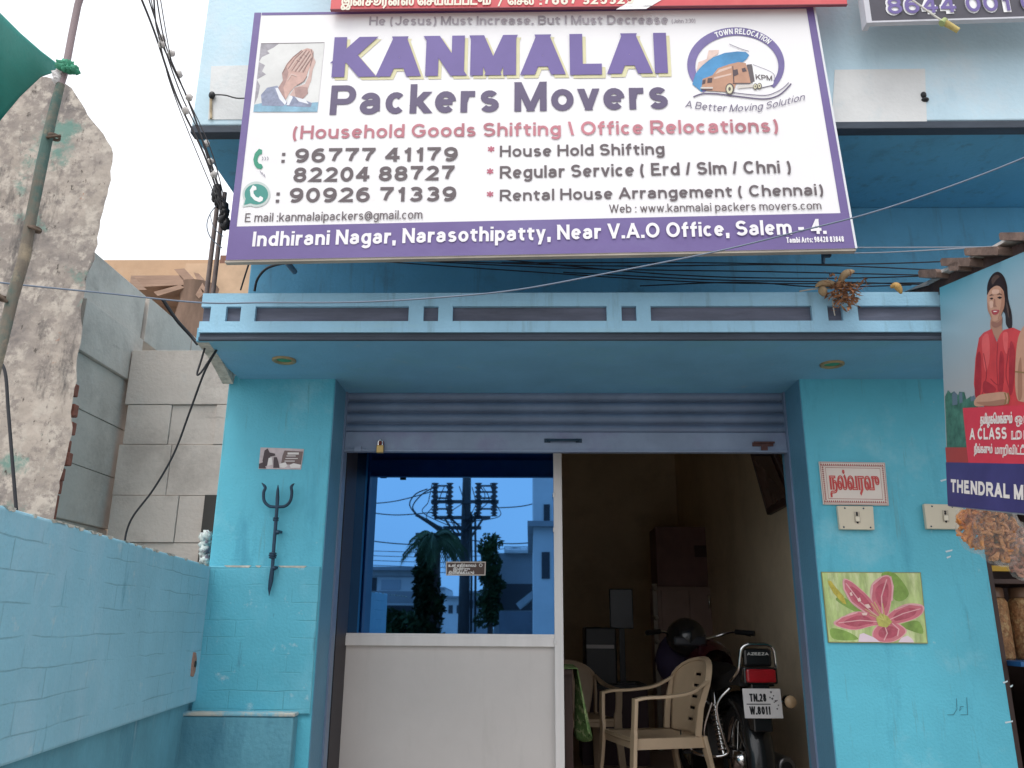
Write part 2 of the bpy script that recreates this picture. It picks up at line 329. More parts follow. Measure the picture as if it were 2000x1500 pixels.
def text(mb, s, O, U, V, N, w=.17, track=.13, space=.36, lift=.0015, slant=0, xw=1.0, path=None):
    """letters of cap height |V| spread over the length |U| from O; N is the outward normal; path(x,y) bends the line"""
    O = Vector(O); U = Vector(U); V = Vector(V); N = Vector(N).normalized()
    h = V.length; Lt = U.length; u = U/Lt; v = V/h
    adv = []; x = 0
    for ch in s:
        if ch == ' ': adv.append((x, 0)); x += space; continue
        W = (CAPS.get(ch) or LOW.get(ch))[0]; W = max(W, w) if W < .25 else W
        adv.append((x, W)); x += W+track
    tot = x-track; k = Lt/tot
    wm = w*h; wx = wm*xw; li = 0
    for ch, (x0, W) in zip(s, adv):
        if ch == ' ': continue
        cap = ch in CAPS; st = (CAPS if cap else LOW)[ch][1]
        a = x0*k; bw = W*k
        def mx(t): return a+bw/2+(t-.5)*max(bw-wx, 0) if bw > wx*1.02 else a+bw/2
        def my(t):
            B, X, C, Dn = wm/2, XH*h-wm/2, h-wm/2, -DS*h+wm/2
            if cap: return B+t*(C-B)
            if t <= 0: return B+t*(B-Dn)
            if t <= 1: return B+t*(X-B)
            return X+(t-1)*(C-X)
        for sk in st:
            if sk[0] == 'd':
                X0, Y0, X1, Y1 = mx(sk[1][0]), my(sk[1][1]), mx(sk[1][2]), my(sk[1][3])
                if Y0 > Y1: X0, Y0, X1, Y1 = X1, Y1, X0, Y0
                sl_ = (X1-X0)/max(Y1-Y0, 1e-6); hw = min(wx*math.sqrt(1+sl_*sl_)*.94, wx*2.0)/2
                e = wm/2; lo = sk[1][1] if sk[1][1] < sk[1][3] else sk[1][3]; hi = max(sk[1][1], sk[1][3])
                e0 = e if lo in (0, -1) else 0; e1 = e if (hi == 1) else 0
                X0 -= sl_*e0*.5; X1 += sl_*e1*.5; Y0 -= e0; Y1 += e1
                vs = [Vector((X0-hw, Y0)), Vector((X0+hw, Y0)), Vector((X1+hw, Y1)), Vector((X1-hw, Y1))]; fs = [(0, 1, 2, 3)]
            elif sk[0] == 's':
                cx, cy = mx(sk[1][0]), my(sk[1][1]); r_ = wm*.56
                vs = [Vector((cx-r_, cy-r_)), Vector((cx+r_, cy-r_)), Vector((cx+r_, cy+r_)), Vector((cx-r_, cy+r_))]; fs = [(0, 1, 2, 3)]
            else:
                pts = [(mx(p[0]), my(p[1])) for p in sk[1]]
                if sk[0] == 'p' and len(pts) == 2 or (sk[0] == 'p' and len(pts) > 2):   # square off the free ends that meet the box
                    def ext(p, q):
                        d = Vector(p)-Vector(q); d.normalize(); return tuple(Vector(p)+d*wm*.5)
                    raw = sk[1]
                    for idx, nb in ((0, 1), (-1, -2)):
                        if abs(raw[idx][0]-raw[nb][0]) < 1e-6 and raw[idx][1] in (0, 1, 2, -1): pts[idx] = ext(pts[idx], pts[nb])
                        elif abs(raw[idx][1]-raw[nb][1]) < 1e-6 and raw[idx][0] in (0, 1): pts[idx] = ext(pts[idx], pts[nb])
                vs, fs = stroke_mesh(pts, (wm+wx)/2, sk[0] == 'c')
            out = []
            for p in vs:
                X, Y = p.x+slant*p.y, p.y
                if path: out.append(path(X/Lt, Y/h)+N*(lift+li*4e-5))
                else: out.append(O+u*X+v*Y+N*(lift+li*4e-5))
            if len(vs) > 4: out = [p+N*(i*1.5e-6) for i, p in enumerate(out)]
            mb.add(out, fs); li += 1
    return mb
def tamil(mb, s, O, U, V, N, w=.10, lift=.0015):
    """Indic line from the default font: its outlines, drawn bold"""
    c = bpy.data.curves.new('line', 'FONT'); c.body = s; c.size = 1; c.fill_mode = 'NONE'; c.resolution_u = 3
    o = bpy.data.objects.new('line', c); COL.objects.link(o)
    dg = bpy.context.evaluated_depsgraph_get(); dg.update()
    me = bpy.data.meshes.new_from_object(o.evaluated_get(dg))
    bpy.data.objects.remove(o)
    vs = [Vector((p.co.x, p.co.y)) for p in me.vertices]; ed = [tuple(e.vertices) for e in me.edges]
    bpy.data.meshes.remove(me); bpy.data.curves.remove(c)
    if not vs: return mb
    adj = {}
    for a, b in ed: adj.setdefault(a, []).append(b); adj.setdefault(b, []).append(a)
    x0 = min(p.x for p in vs); x1 = max(p.x for p in vs)
    O = Vector(O); U = Vector(U); V = Vector(V); N = Vector(N).normalized()
    L = U.length; h = V.length; kx = L/(x1-x0); ky = h/.62; seen = set(); li = 0
    for st in adj:
        if st in seen: continue
        loop = [st]; seen.add(st); cur = st
        while True:
            nx = [q for q in adj[cur] if q not in seen]
            if not nx: break
            cur = nx[0]; seen.add(cur); loop.append(cur)
        pts = [((vs[i].x-x0)*kx, vs[i].y*ky) for i in loop]
        v2, f2 = stroke_mesh(pts, w*h, True)
        mb.add([O+U/L*p.x+V/h*p.y+N*(lift+li*6e-5+i_*1.2e-6) for i_, p in enumerate(v2)], f2); li += 1
    return mb

# ------------------------------------------------------------------ ground
g = MB(); g.quad((-400, -400, 0), (400, -400, 0), (400, 400, 0), (-400, 400, 0))
tag(g.build('ground', mat('road_dust', (.30, .28, .25), .9, .25, 3, .4, 30, blot=[((.20, .19, .175), 1, .45, .7)])), None, None, kind='structure')

# ------------------------------------------------------------------ the shop building
XL, XJL, XJR, XR = -1.43, -.922, 1.262, 2.0
ZS, ZO = 2.62, 3.515          # soffit of the sunshade, soffit of the roof overhang
FL = .55
shop = thing('shop_building', (0, 0, 0), 'sky blue shop building with a half open roller shutter and a slotted sunshade over it', 'building')
b = MB(); b.box(XL, XJL, 0, .35, 0, ZS+.02); b.build('pillar', m_cyan, shop, bevel=.006)
b = MB(); b.box(XJR, XR, 0, .35, 0, ZS+.02); b.build('pillar', m_cyan, shop, bevel=.006)
# jamb faces take a darker cyan that paints in their shade
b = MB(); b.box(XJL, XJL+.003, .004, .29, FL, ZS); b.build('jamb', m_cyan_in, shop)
b = MB(); b.box(XJL-.02, XJL+.002, .36, .9, FL, ZS); b.build('inner_reveal', flat('shade_dark_reveal', (.035, .03, .035)), shop)  # near-black colour paints in the unlit look of the mirrored reveal
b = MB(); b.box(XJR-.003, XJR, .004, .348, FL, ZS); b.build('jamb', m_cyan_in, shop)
# lower brick facing of the left pillar: slightly proud, with a worn ledge and a lower step
zt = P(412, 1105, 0).z; zl = P(400, 1393, 0).z
b = MB(); b.box(XL-.003, XJL-.004, -.014, -.001, zl, zt); b.build('brick_facing', m_brick, shop, bevel=.006)
for (xa, xb) in ((440, 492), (500, 512), (545, 600)):
    b = MB(); q0 = P(xa, 1106, 0); q1 = P(xb, 1106, 0)
    b.prism([(q0.x, -.016, zt+.001), (q1.x, -.016, zt+.001), (q1.x-.008, -.015, zt-.008), (q0.x+.012, -.015, zt-.006)], (0, .014, 0))
    b.build('chipped_edge', m_chip, shop)
b = MB(); b.box(XL-.06, XJL-.055, -.075, -.002, .0, zl-.004); b.build('step_block', m_plinth, shop, bevel=.008)
b = MB(); b.box(XL-.02, XJL-.05, -.08, -.016, zl-.004, zl+.012); b.build('worn_ledge', mat('worn_blue_ledge', (.20, .44, .54), .7, .15, 6, .4, 50, blot=[((.52, .50, .44), 5, .50, .58, (1, 1, .5)), ((.16, .18, .16), 14, .62, .72)]), shop, bevel=.005)
# sunshade: slab with slotted parapet
YF = -.55
b = MB(); b.box(XL+.05, 3.3, YF+.015, .36, ZS+.001, ZS+.062)
b.build('sunshade', m_soffit, shop, bevel=.004)
b = MB(); b.prism([(XL+.05, YF+.03, ZS+.05), (XL+.05, YF+.03, ZS-.0), (XL+.02, -.3, ZS-.0), (XL-.02, -.02, ZS-.03), (XL-.02, -.001, ZS+.05)], (.05, 0, 0))
b.build('sunshade_lip', m_chip, shop)
zb, zt1 = 2.655, 2.828
xa = P(392, 610, YF).x; XE = 2.7
slots = [(393, 411), (441, 470), (498, 798), (827, 856), (884, 1185), (1214, 1243), (1271, 1586), (1617, 1646), (1676, 1840)]
zs0, zs1 = P(900, 627, YF).z, P(900, 598, YF).z
b = MB(); b.box(xa, XE, YF, YF+.07, zb, zs0); b.box(xa, XE, YF, YF+.07, zs1, zt1)
prev = xa+.004
for (p0, p1) in slots:
    x0, x1 = P(p0, 612, YF).x, P(p1, 612, YF).x
    if p1 == 1840: x1 = XE-.3
    if x0 > prev+.01: b.box(prev, x0, YF, YF+.069, zs0, zs1)
    prev = x1
b.box(prev, XE, YF, YF+.069, zs0, zs1)
fas = b.build('slotted_parapet', m_fascia, shop)
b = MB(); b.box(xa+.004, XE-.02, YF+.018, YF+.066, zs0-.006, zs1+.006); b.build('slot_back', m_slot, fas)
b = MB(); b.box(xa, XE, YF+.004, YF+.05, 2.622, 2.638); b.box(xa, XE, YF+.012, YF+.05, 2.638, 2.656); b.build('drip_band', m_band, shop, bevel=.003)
b = MB(); b.box(xa, XE, YF+.07, 0, zb, 2.70); b.build('sunshade_top', m_plinth, shop)
# wall between sunshade and roof overhang, roof slab, parapet
b = MB(); b.box(XL+.045, 2.7, .0, .2, ZS+.07, ZO); b.build('upper_wall', m_blue_wall, shop, bevel=.006)
YO = -.68
b = MB(); b.box(XL-.015, 5.0, YO+.01, 4.9, ZO, ZO+.10); b.build('roof_slab', m_blue_wall, shop, bevel=.004)
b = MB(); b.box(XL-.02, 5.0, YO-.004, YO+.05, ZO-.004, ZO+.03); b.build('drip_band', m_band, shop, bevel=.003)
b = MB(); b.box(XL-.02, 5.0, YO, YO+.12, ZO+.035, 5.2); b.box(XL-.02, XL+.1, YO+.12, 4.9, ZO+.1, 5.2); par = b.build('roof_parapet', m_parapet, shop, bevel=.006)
b = MB()
def onpar(px, py, k=.003): q = P(px, py, YO); q.y -= k; return q
for (x0, y0, x1, y1) in ((413, 130, 492, 234), (1630, 137, 1806, 242)):
    b = MB(); b.prism([onpar(x0, y0), onpar(x1, y0-2), onpar(x1+4, y1), onpar(x0-6, y1)], (0, .0025, 0)); b.build('bare_patch', m_plaster, par)
b = MB(); q = onpar(1803, 187); b.ball(q, .012, .012, .016); b.ball(onpar(1806, 196), .016, .014, .01); b.build('broken_hook', m_dark, par)
# room behind
b = MB()
b.box(1.53, 1.85, .351, 4.85, FL, ZO-.002)
b.build('side_wall', m_room, shop)
b = MB(); b.box(XL+.002, 1.85, 4.851, 5.0, 0, ZO-.002); b.build('rear_wall', m_room, shop)
b = MB(); b.box(XL+.002, XL+.05, .352, 4.85, 0, ZO-.002); b.build('outer_wall', m_plinth, shop); b = MB(); b.box(XL+.05, XL+.12, .352, 4.85, 0, ZO-.002); b.build('side_wall', m_room, shop)
b = MB(); b.box(XL+.121, 1.529, .36, 4.849, 0.01, FL); b.box(XJL+.004, XJR-.004, .002, .359, 0.01, FL-.02); b.build('shop_floor', m_floor, shop)
b = MB(); b.box(XL+.121, XR+.6, .353, .5, ZS+.022, ZO-.003); b.box(XL+.121, 1.529, .501, 4.849, 3.3, 3.34); b.build('shop_ceiling', m_room, shop)
# roller shutter
YS = .25
zr0, zr1 = 2.325, 2.415
b = MB(); n_s = 4; pr = []
zz = zr1; hs_ = (2.62-zr1)/3.6
for i in range(4):
    for k in range(9):
        t = k/8
        pr.append((YS+.010-.020*math.sin(math.pi*min(1, t/.86))**.7 if t < .86 else YS+.016, min(zz+hs_*t, 2.64)))
    zz += hs_
vs = [(XJL+.006, y, z) for y, z in pr]+[(XJR-.006, y, z) for y, z in pr]; n = len(pr)
b.add(vs, [(i, n+i, n+i+1, i+1) for i in range(n-1)])
sh = b.build('roller_shutter', m_shutter, shop, solid=.003)
b = MB(); b.box(XJL+.004, XJR-.004, YS-.012, YS+.004, zr0, zr1+.004); b.box(XJL+.004, XJR-.004, YS-.022, YS+.016, zr0-.006, zr0+.004); b.build('bottom_rail', m_rail, sh, bevel=.002)
b = MB()
q = P(1100, 860, YS-.03); hx = q.x; hz = q.z
b.tube([(hx-.075, YS-.012, hz+.004), (hx-.062, YS-.035, hz), (hx+.062, YS-.035, hz), (hx+.075, YS-.012, hz+.004)], .007)
b.box(hx-.092, hx-.062, YS-.016, YS-.011, hz-.008, hz+.012); b.box(hx+.062, hx+.092, YS-.016, YS-.011, hz-.008, hz+.012)
b.build('handle', m_iron, sh)
q = P(1490, 868, YS-.02); b = MB(); b.box(q.x-.05, q.x+.05, YS-.022, YS-.013, q.z-.008, q.z+.01); b.tube([(q.x-.045, YS-.028, q.z+.008), (q.x+.055, YS-.028, q.z+.008)], .005); b.box(q.x-.01, q.x+.02, YS-.028, YS-.018, q.z-.03, q.z)
b.build('latch', mat('rusty_iron', (.11, .05, .045), .7, .4, 20, .4, 60), sh)
q = P(700, 878, YS-.02); b = MB(); b.tube([(q.x-.06, YS-.02, q.z-.002), (q.x+.04, YS-.02, q.z+.002)], .006); b.box(q.x-.02, q.x+.015, YS-.03, YS-.013, q.z-.012, q.z+.014); b.build('bolt', m_rail, sh)
b = MB(); b.box(XJL-.002, XJL+.012, YS-.03, YS+.04, FL, 2.62); b.build('guide_channel', m_shutter, sh)
b = MB(); b.box(XJR-.012, XJR+.002, YS-.03, YS+.04, FL, 2.62); b.build('guide_channel', m_shutter, sh)
# padlock hanging on the rail
pl = thing('padlock', P(738, 880, YS-.03), 'small brown and brass padlock hanging on the shutter bottom rail', 'padlock')
q = P(742, 876, YS-.035); x, z = q.x, q.z
b = MB(); b.box(x-.016, x+.018, YS-.045, YS-.022, z-.022, z+.016); b.build('lock_body', mat('brass', (.52, .36, .13), .4, .15, 20, metal=.5), pl, bevel=.003)
b = MB(); b.tube([(x-.010, YS-.033, z+.015), (x-.010, YS-.033, z+.036), (x, YS-.033, z+.045), (x+.011, YS-.033, z+.036), (x+.011, YS-.033, z+.015)], .0045); b.build('shackle', m_steel, pl)
b = MB(); b.box(x-.014, x+.016, YS-.036, YS-.024, z+.019, z+.036); b.build('rusty_hasp', mat('red_rust', (.16, .035, .03), .8, .3, 30), pl)
# window partition set back in the opening
YG = GLASS_Y
part_ = b = MB()
zs_a, zs_b = 1.405, 1.452; xp0, xp1 = .124, .168
b.box(XL+.12, xp0, YG-.03, YG+.03, zs_a, zs_b)
win = b.build('window_partition', m_alu, shop, bevel=.002)
b = MB(); b.box(XL+.12, xp0, YG-.022, YG+.02, zs_b, zs_b+.012); b.build('glazing_bead', m_alu, win)
b = MB(); b.box(XL+.12, xp0, YG-.02, YG+.02, 2.42, 2.46); b.build('head_rail', m_alu, win)
b = MB(); b.box(xp0, xp1, YG-.034, YG+.034, FL, 2.55)
for z in (2.16, 1.98, 1.43): b.box(xp0-.004, xp0+.012, YG-.038, YG-.033, z-.012, z+.012)
b.build('post', m_alu, win, bevel=.003)
b = MB(); b.quad((XL+.12, YG, zs_b+.012), (xp0, YG, zs_b+.012), (xp0, YG, 2.42), (XL+.12, YG, 2.42)); b.build('mirror_pane', m_gl, win, solid=.004)
b = MB(); b.box(XL+.12, xp0, YG-.006, YG+.006, FL+.04, zs_a); b.build('lower_panel', m_panel, win)
b = MB(); b.box(XL+.12, xp0, YG-.02, YG+.02, 2.46, 3.3); b.build('overpanel', m_dark, win)
# sticker on the pane
NF = (0, -1, 0)
def lab(q, k): return Vector((q.x, q.y-k, q.z))
def onY(Y):
    def f(px, py, k=0): q = P(px, py, Y); q.y -= k; return q
    return f
fg = onY(YG-.004)
st = thing('window_sticker', fg(910, 1110), 'small dark brown sticker with white script stuck on the blue mirrored pane', 'sticker')
b = MB(); b.quad(fg(871, 1097, .001), fg(949, 1097, .001), fg(948, 1124, .001), fg(871, 1124, .001)); b.build('backing', flat('sticker_cream', (.62, .56, .5)), st)
b = MB(); b.quad(fg(873, 1099, .002), fg(947, 1099, .002), fg(946, 1122, .002), fg(873, 1122, .002)); b.build('field', flat('sticker_brown', (.10, .062, .05)), st)
b = MB()
for s, x0, x1, y in (('உன் எதிர்காலம்', 876, 930, 1107), ('இன்று', 885, 918, 1114), ('தீர்மானிக்கப்படும்', 876, 926, 1121)):
    tamil(b, s, fg(x0, y, .003), fg(x1, y, .003)-fg(x0, y, .003), (0, 0, .0115), NF, .12, .0005)
b.lathe(fg(939, 1104, .003), (0, -1, 0), [(0, .009), (.0004, .006)], 10)
b.build('script', flat('sticker_white', (.85, .83, .8)), st)

# small things fixed to the left pillar
fp = onY(-.001)
st = thing('wall_sticker', fp(548, 895), 'torn grey and pink printed sticker above the trident on the left pillar', 'sticker')
c = [fp(509, 874, .001), fp(594, 877, .001), fp(588, 917, .001), fp(505, 916, .001)]
b = MB(); b.quad(*c); b.build('paper', mat('sticker_paper', (.52, .44, .45), .6, .2, 14), st)
b = MB(); b.poly([fp(556, 880, .002), fp(592, 882, .002), fp(588, 908, .002), fp(549, 907, .002), fp(552, 890, .002)]); b.build('brown_field', flat('sticker_taupe', (.17, .12, .115)), st)
b = MB()
for pts in ([(517, 880), (523, 876), (527, 884), (537, 886), (538, 890), (528, 892), (526, 908), (516, 912), (513, 900)], [(535, 893), (541, 893), (544, 902), (546, 914), (534, 914)], [(506, 906), (514, 903), (520, 915), (506, 915)]):
    b.poly([fp(x, y, .0024) for x, y in pts])
b.build('dark_figures', flat('print_dark', (.07, .05, .055)), st)
b = MB()
for pts in ([(546, 906), (558, 903), (562, 910), (556, 914), (547, 913)], [(566, 908), (574, 905), (588, 908), (586, 914), (568, 914)], [(525, 895), (531, 893), (533, 908), (522, 910)]):
    b.poly([fp(x, y, .0027) for x, y in pts])
for (x0, x1, y) in ((562, 584, 884), (560, 578, 890), (558, 582, 895), (556, 576, 900)): b.quad(fp(x0, y, .003), fp(x1, y, .003), fp(x1, y+(4 if y == 884 else 1.5), .003), fp(x0, y+(4 if y == 884 else 1.5), .003))
b.build('light_print', flat('print_light', (.72, .68, .66)), st)
tr = thing('trident', fp(535, 1050), 'dark blue iron trident fixed upright on the left cyan pillar', 'trident')
ft = onY(-.035)
def tp(x, y): return ft(x, y)
b = MB(); sh_pts = [tp(x, y) for x, y in ((541, 990), (538, 1030), (535, 1065), (532, 1110))]
b.tube(sh_pts, .0078, 10)
for (x, y, r) in ((539, 1012, .0125), (538.6, 1016, .0125), (533, 1081, .016), (532.6, 1085, .018), (532.4, 1089, .016)): q = tp(x, y); b.lathe(q-Vector((0, 0, .006)), (0, 0, 1), [(0, .006), (.003, r), (.009, r), (.012, .006)], 12)
b.tube([tp(532, 1110), tp(529, 1135), tp(526.5, 1150), tp(525.5, 1164)], [.009, .0105, .007, .001], 10); b.build('shaft', m_iron, tr)
b = MB(); b.tube([tp(x, y) for x, y in ((541, 992), (542, 972), (542.5, 958), (543, 947))], [.008, .0085, .0065, .0015], 10); b.build('prong', m_iron, tr)
b = MB(); b.tube(crom([tp(x, y) for x, y in ((541, 990), (526, 988.5), (516, 978), (515, 962), (518, 952), (511, 943))], 6), [.0070]*25+[.0066, .006, .005, .0036, .0025, .001], 10); b.build('prong', m_iron, tr)
b = MB(); b.tube(crom([tp(x, y) for x, y in ((541, 990), (557, 988.5), (567, 978), (570, 962), (569, 951), (575, 944))], 6), [.0070]*25+[.0066, .006, .005, .0036, .0025, .001], 10); b.build('prong', m_iron, tr)
b = MB()
for (x, y) in ((540, 1038), (533, 1108)): q = tp(x, y); b.tube([q+Vector((.006, -.004, 0)), q+Vector((.012, .03, .0))], .007); b.ball(q+Vector((.008, -.004, -.004)), .010)
b.build('wall_clip', m_iron, tr)
# downlights in the sunshade soffit
for i, (px, py, lb) in enumerate(((555, 703, 'round recessed downlight with green glass in the soffit above the left pillar'), (1625, 711, 'round recessed downlight with green glass in the soffit above the right pillar'))):
    q = PZ(px, py, ZS)
    d = thing('downlight', q, lb, 'light', 'downlights under the sunshade')
    b = MB(); b.lathe(q, (0, 0, -1), [(-.002, .052), (.006, .052), (.009, .045), (.004, .034), (-.002, .032)], 28); b.build('rim', mat('dull_brass_rim', (.34, .27, .15), .45, .2, 20, metal=.4), d)
    b = MB(); b.lathe(q, (0, 0, -1), [(.003, .0), (.004, .022), (.001, .034)], 20); b.build('glass_cap', mat('green_glass', (.04, .24, .10), .25, .3, 30), d)

# ------------------------------------------------------------------ boundary wall on the left
A = P(412, 1105, 0); A.x = XL+.012; A.y = -.002
B = PZ(0, 985, A.z); dirw = Vector((B.x-A.x, B.y-A.y, 0)).normalized(); nrm = Vector((-dirw.y, dirw.x, 0))
if nrm.x < 0: nrm = -nrm
A0 = Vector((A.x, A.y, 0)); B0 = A0+dirw*2.0; th = -nrm*.12; zw = A.z
wn = nrm.copy(); q = PPL(0, 1455, A0, wn); zled = (q.z+PPL(375, 1397, A0, wn).z)/2
bw = thing('boundary_wall', A0, 'cyan painted brick boundary wall running toward the viewer on the left', 'wall')
b = MB(); b.slab(A0+Vector((0, 0, zled)), B0+Vector((0, 0, zled)), B0+Vector((0, 0, zw)), A0+Vector((0, 0, zw)), th); b.build('brick_face', m_bwall, bw, bevel=.008)
s_ = -nrm*.03
b = MB(); A1 = A0-dirw*.06; b.slab(A1+s_, B0+s_, B0+s_+Vector((0, 0, zled)), A1+s_+Vector((0, 0, zled+.02)), -nrm*.09); b.build('recessed_plinth', m_plinth, bw)
b = MB(); rr = random.Random(3)
for i in range(46):
    t = rr.uniform(0, 2.6); L_ = rr.uniform(.01, .05); h = rr.uniform(.003, .01); o_ = A0+dirw*t+nrm*.0015
    b.prism([o_+Vector((0, 0, zw+.0015)), o_+dirw*L_+Vector((0, 0, zw+.0015)), o_+dirw*L_*.8+Vector((0, 0, zw-h)), o_+dirw*L_*.2+Vector((0, 0, zw-h*.7))], -nrm*.012)
b.build('chipped_coping', m_chip, bw)
b = MB(); q = PPL(378, 1297, A0, wn); o_ = q+nrm*.006
e = [(-.0, .045), (-.028, .048), (-.035, .0), (-.03, -.046), (0, -.05), (.02, -.03), (.022, .02)]
b.prism([o_-dirw*x*1.0+Vector((0, 0, z)) for x, z in e], -nrm*.007); b.build('bare_brick_patch', mat('bare_brick', (.36, .20, .15), .9, .25, 20, .5, 50), bw)
b = MB(); b.lathe(q+nrm*.006+Vector((0, 0, .0)), nrm, [(0, .013), (.004, .013), (.004, .0)], 10); b.build('pipe_hole', m_dark, bw)

# ------------------------------------------------------------------ decayed plaster wall behind the boundary wall
YR = .35
out = [(-160, 150), (90, 150), (120, 158), (140, 172), (182, 238), (218, 288), (221, 300), (217, 352), (205, 395), (196, 430), (191, 478), (178, 520), (165, 545), (168, 560), (158, 600), (161, 640), (152, 690), (149, 720), (150, 745), (141, 790), (140, 850), (132, 880), (127, 905), (116, 940), (112, 970), (105, 1012), (100, 1120), (-160, 1120)]
rw = thing('decayed_wall', P(60, 1000, YR), 'tall decayed wall end with flaking grey plaster and moss at far left', 'wall')
m_decay = mat('flaking_plaster', (.43, .37, .32), .95, .22, 4, .9, 16, blot=[((.21, .185, .175), 1.5, .44, .62), ((.52, .46, .40), 9, .50, .60), ((.29, .25, .225), 16, .53, .62), ((.11, .10, .095), 4, .56, .68, (1.4, 1.4, .4)), ((.17, .28, .24), 1.9, .59, .66), ((.36, .17, .11), 3.2, .65, .69), ((.08, .07, .06), 24, .61, .68, (1, 1, .6))])
rr = random.Random(5); jo = []
for i in range(len(out)):
    p, q = out[i], out[(i+1) % len(out)]; jo.append(P(p[0], p[1], YR))
    if 3 <= i < 24:
        L_ = math.hypot(q[0]-p[0], q[1]-p[1]); k = int(L_/14)
        for t in range(1, k): jo.append(P(p[0]+(q[0]-p[0])*t/k+rr.uniform(-2.5, 2.5), p[1]+(q[1]-p[1])*t/k+rr.uniform(-2, 2), YR))
b = MB(); b.prism(jo, (-.14, .20, .02)); b.build('plaster', m_decay, rw)
b = MB()
for (px, py) in ((146, 800), (141, 835), (136, 870), (134, 895), (122, 925), (115, 950), (112, 978), (108, 1000), (150, 760)):
    q = P(px, py, YR+.03); b.box(q.x-.2, q.x-.005+rr.uniform(-.010, .006), YR+.03, YR+.075, q.z-.034, q.z+.033)
b.build('exposed_bricks', mat('old_red_brick', (.34, .12, .085), .9, .3, 18, .6, 40), rw, bevel=.006)

# ------------------------------------------------------------------ grey block wall
m_block = mat('aac_block', (.64, .565, .51), .9, .09, 3, .35, 45, blot=[((.46, .40, .36), 2.4, .5, .7), ((.64, .59, .55), 6, .56, .75), ((.38, .33, .30), 5, .62, .75, (.5, 1, 4))])
YB = 1.2; q = P(252, 685, YB); XS = q.x; ZB = q.z; hb = .0
rows_px = [684, 790, 868, 968, 1060, 1150, 1240]
zrows = [P(330, y, YB).z for y in rows_px]
bk = thing('block_wall', (XS, YB, 0), 'unplastered grey concrete block wall between the decayed wall and the shop', 'wall')
b = MB(); rr = random.Random(11)
joints = [[(252, 462)], [(243, 330), (330, 418), (418, 520)], [(226, 330), (330, 520)], [(214, 345), (345, 520)], [(196, 410), (412, 520)], [(180, 310), (312, 520)]]
for r in range(6):
    z1, z0 = zrows[r], zrows[r+1]
    for (p0, p1) in joints[r]:
        x0 = P(p0, rows_px[r]+45, YB).x; x1 = P(p1, rows_px[r]+45, YB).x; dy = rr.uniform(-.014, .014)
        b.box(x0+.0012, x1-.0012, YB+dy, YB+.2, z0+.0015, z1-.0015)
b.build('front_courses', m_block, bk, bevel=.003)
b = MB()   # courses of the long wall that runs back
ztop = PX(385, 662, XS).z
zc = [ztop-.31*i for i in range(13)]
zc[-1] = 0
for r in range(12):
    y = .62+(.37 if r % 2 else 0)-(.37 if r % 2 else 0)*(1)
    while y < 5:
        if zc[r+1] < 0: break
        dx = rr.uniform(-.012, .01); cut = 0 if zc[r+1] > zrows[0]-.05 else 1
        y1 = min(y+.72, 5.0)
        if not cut or y < YB: b.box(XS-.22, XS+dx-(.0 if not cut else .012*(r-2)), y+.0015, y1-.0015, max(zc[r+1], 0)+.0015, zc[r]-.0015)
        y += .74
b.build('side_courses', m_block, bk, bevel=.003)
b = MB()   # dark box at the shop side, painting in the shade of the gap
b.box(P(398, 1000, YB-.02).x, P(398, 1000, YB-.02).x+.5, YB-.03, YB+.05, P(398, 1100, YB).z, P(398, 968, YB).z); b.build('dark_gap', flat('void', (.05, .045, .04)), bk)
bag = MB(); rr = random.Random(2)
for i in range(16): q = P(398+rr.uniform(-3, 8), 1046+i*3.6, .12); bag.ball(q, rr.uniform(.012, .024), n=4, jit=.45, rnd=rr)
tag(bag.build('crumpled_plastic', mat('crumpled_plastic', (.55, .62, .60), .4, .5, 40, blot=[((.2, .16, .2), 30, .5, .6), ((.15, .4, .3), 18, .6, .7)])), 'crumpled clear plastic bag wedged between the block wall and left pillar', 'plastic bag')

# ------------------------------------------------------------------ signboards
YN = -.80
fs_ = onY(YN)
sg = thing('shop_signboard', fs_(1050, 490), 'large white and violet movers signboard hung on the front of the roof overhang', 'sign')
c4 = [(441, 508), (1670, 485), (1588, 14), (497, 25)]
C3 = [fs_(*p) for p in c4]
m_violet = mat('violet_vinyl', (.165, .12, .31), .5, .08, 3, blot=[((.20, .17, .36), 2, .5, .75, (.5, 1, 1))])
m_ink = flat('violet_ink', (.16, .12, .33), .5, .1, 3); m_grey_ink = flat('slate_violet_ink', (.125, .10, .18), .5); m_black_ink = flat('faded_black_ink', (.13, .105, .115), .5)
m_red_ink = mat('faded_red_ink', (.50, .19, .23), .5, .25, 2); m_pale_ink = flat('pale_grey_ink', (.42, .38, .42), .5, .2)
b = MB(); b.slab(C3[0], C3[1], C3[2], C3[3], (0, .022, 0)); b.build('panel', m_white, sg, bevel=.003)
def fst(u, v, k=0):                       # sign face in unit coordinates, u left to right, v bottom to top
    lo = C3[0].lerp(C3[1], u); hi = C3[3].lerp(C3[2], u); q = lo.lerp(hi, v); return Vector((q.x, YN-k, q.z))
b = MB()
ub, vb = .010, .014
vband = 0.142
vl = (fs_(449, 443).z-C3[0].z)/(C3[3].z-C3[0].z); vr = (fs_(1657, 416).z-C3[1].z)/(C3[2].z-C3[1].z)
b.quad(fst(0, 0, .001), fst(1, 0, .001), fst(1, vr, .001), fst(0, vl, .001))
b.quad(fst(0, vl, .001), fst(.0115, vl, .001), fst(.0125, 1, .001), fst(0, 1, .001))
b.quad(fst(.9865, vr, .001), fst(1, vr, .001), fst(1, 1, .001), fst(.9905-.003, 1, .001))
b.quad(fst(.0135, 1-.012, .001), fst(.9875, 1-.007, .001), fst(.9875, 1, .001), fst(.0135, 1, .001))
b.build('violet_border', m_violet, sg)
b = MB(); d_ = Vector((0, -.004, 0))
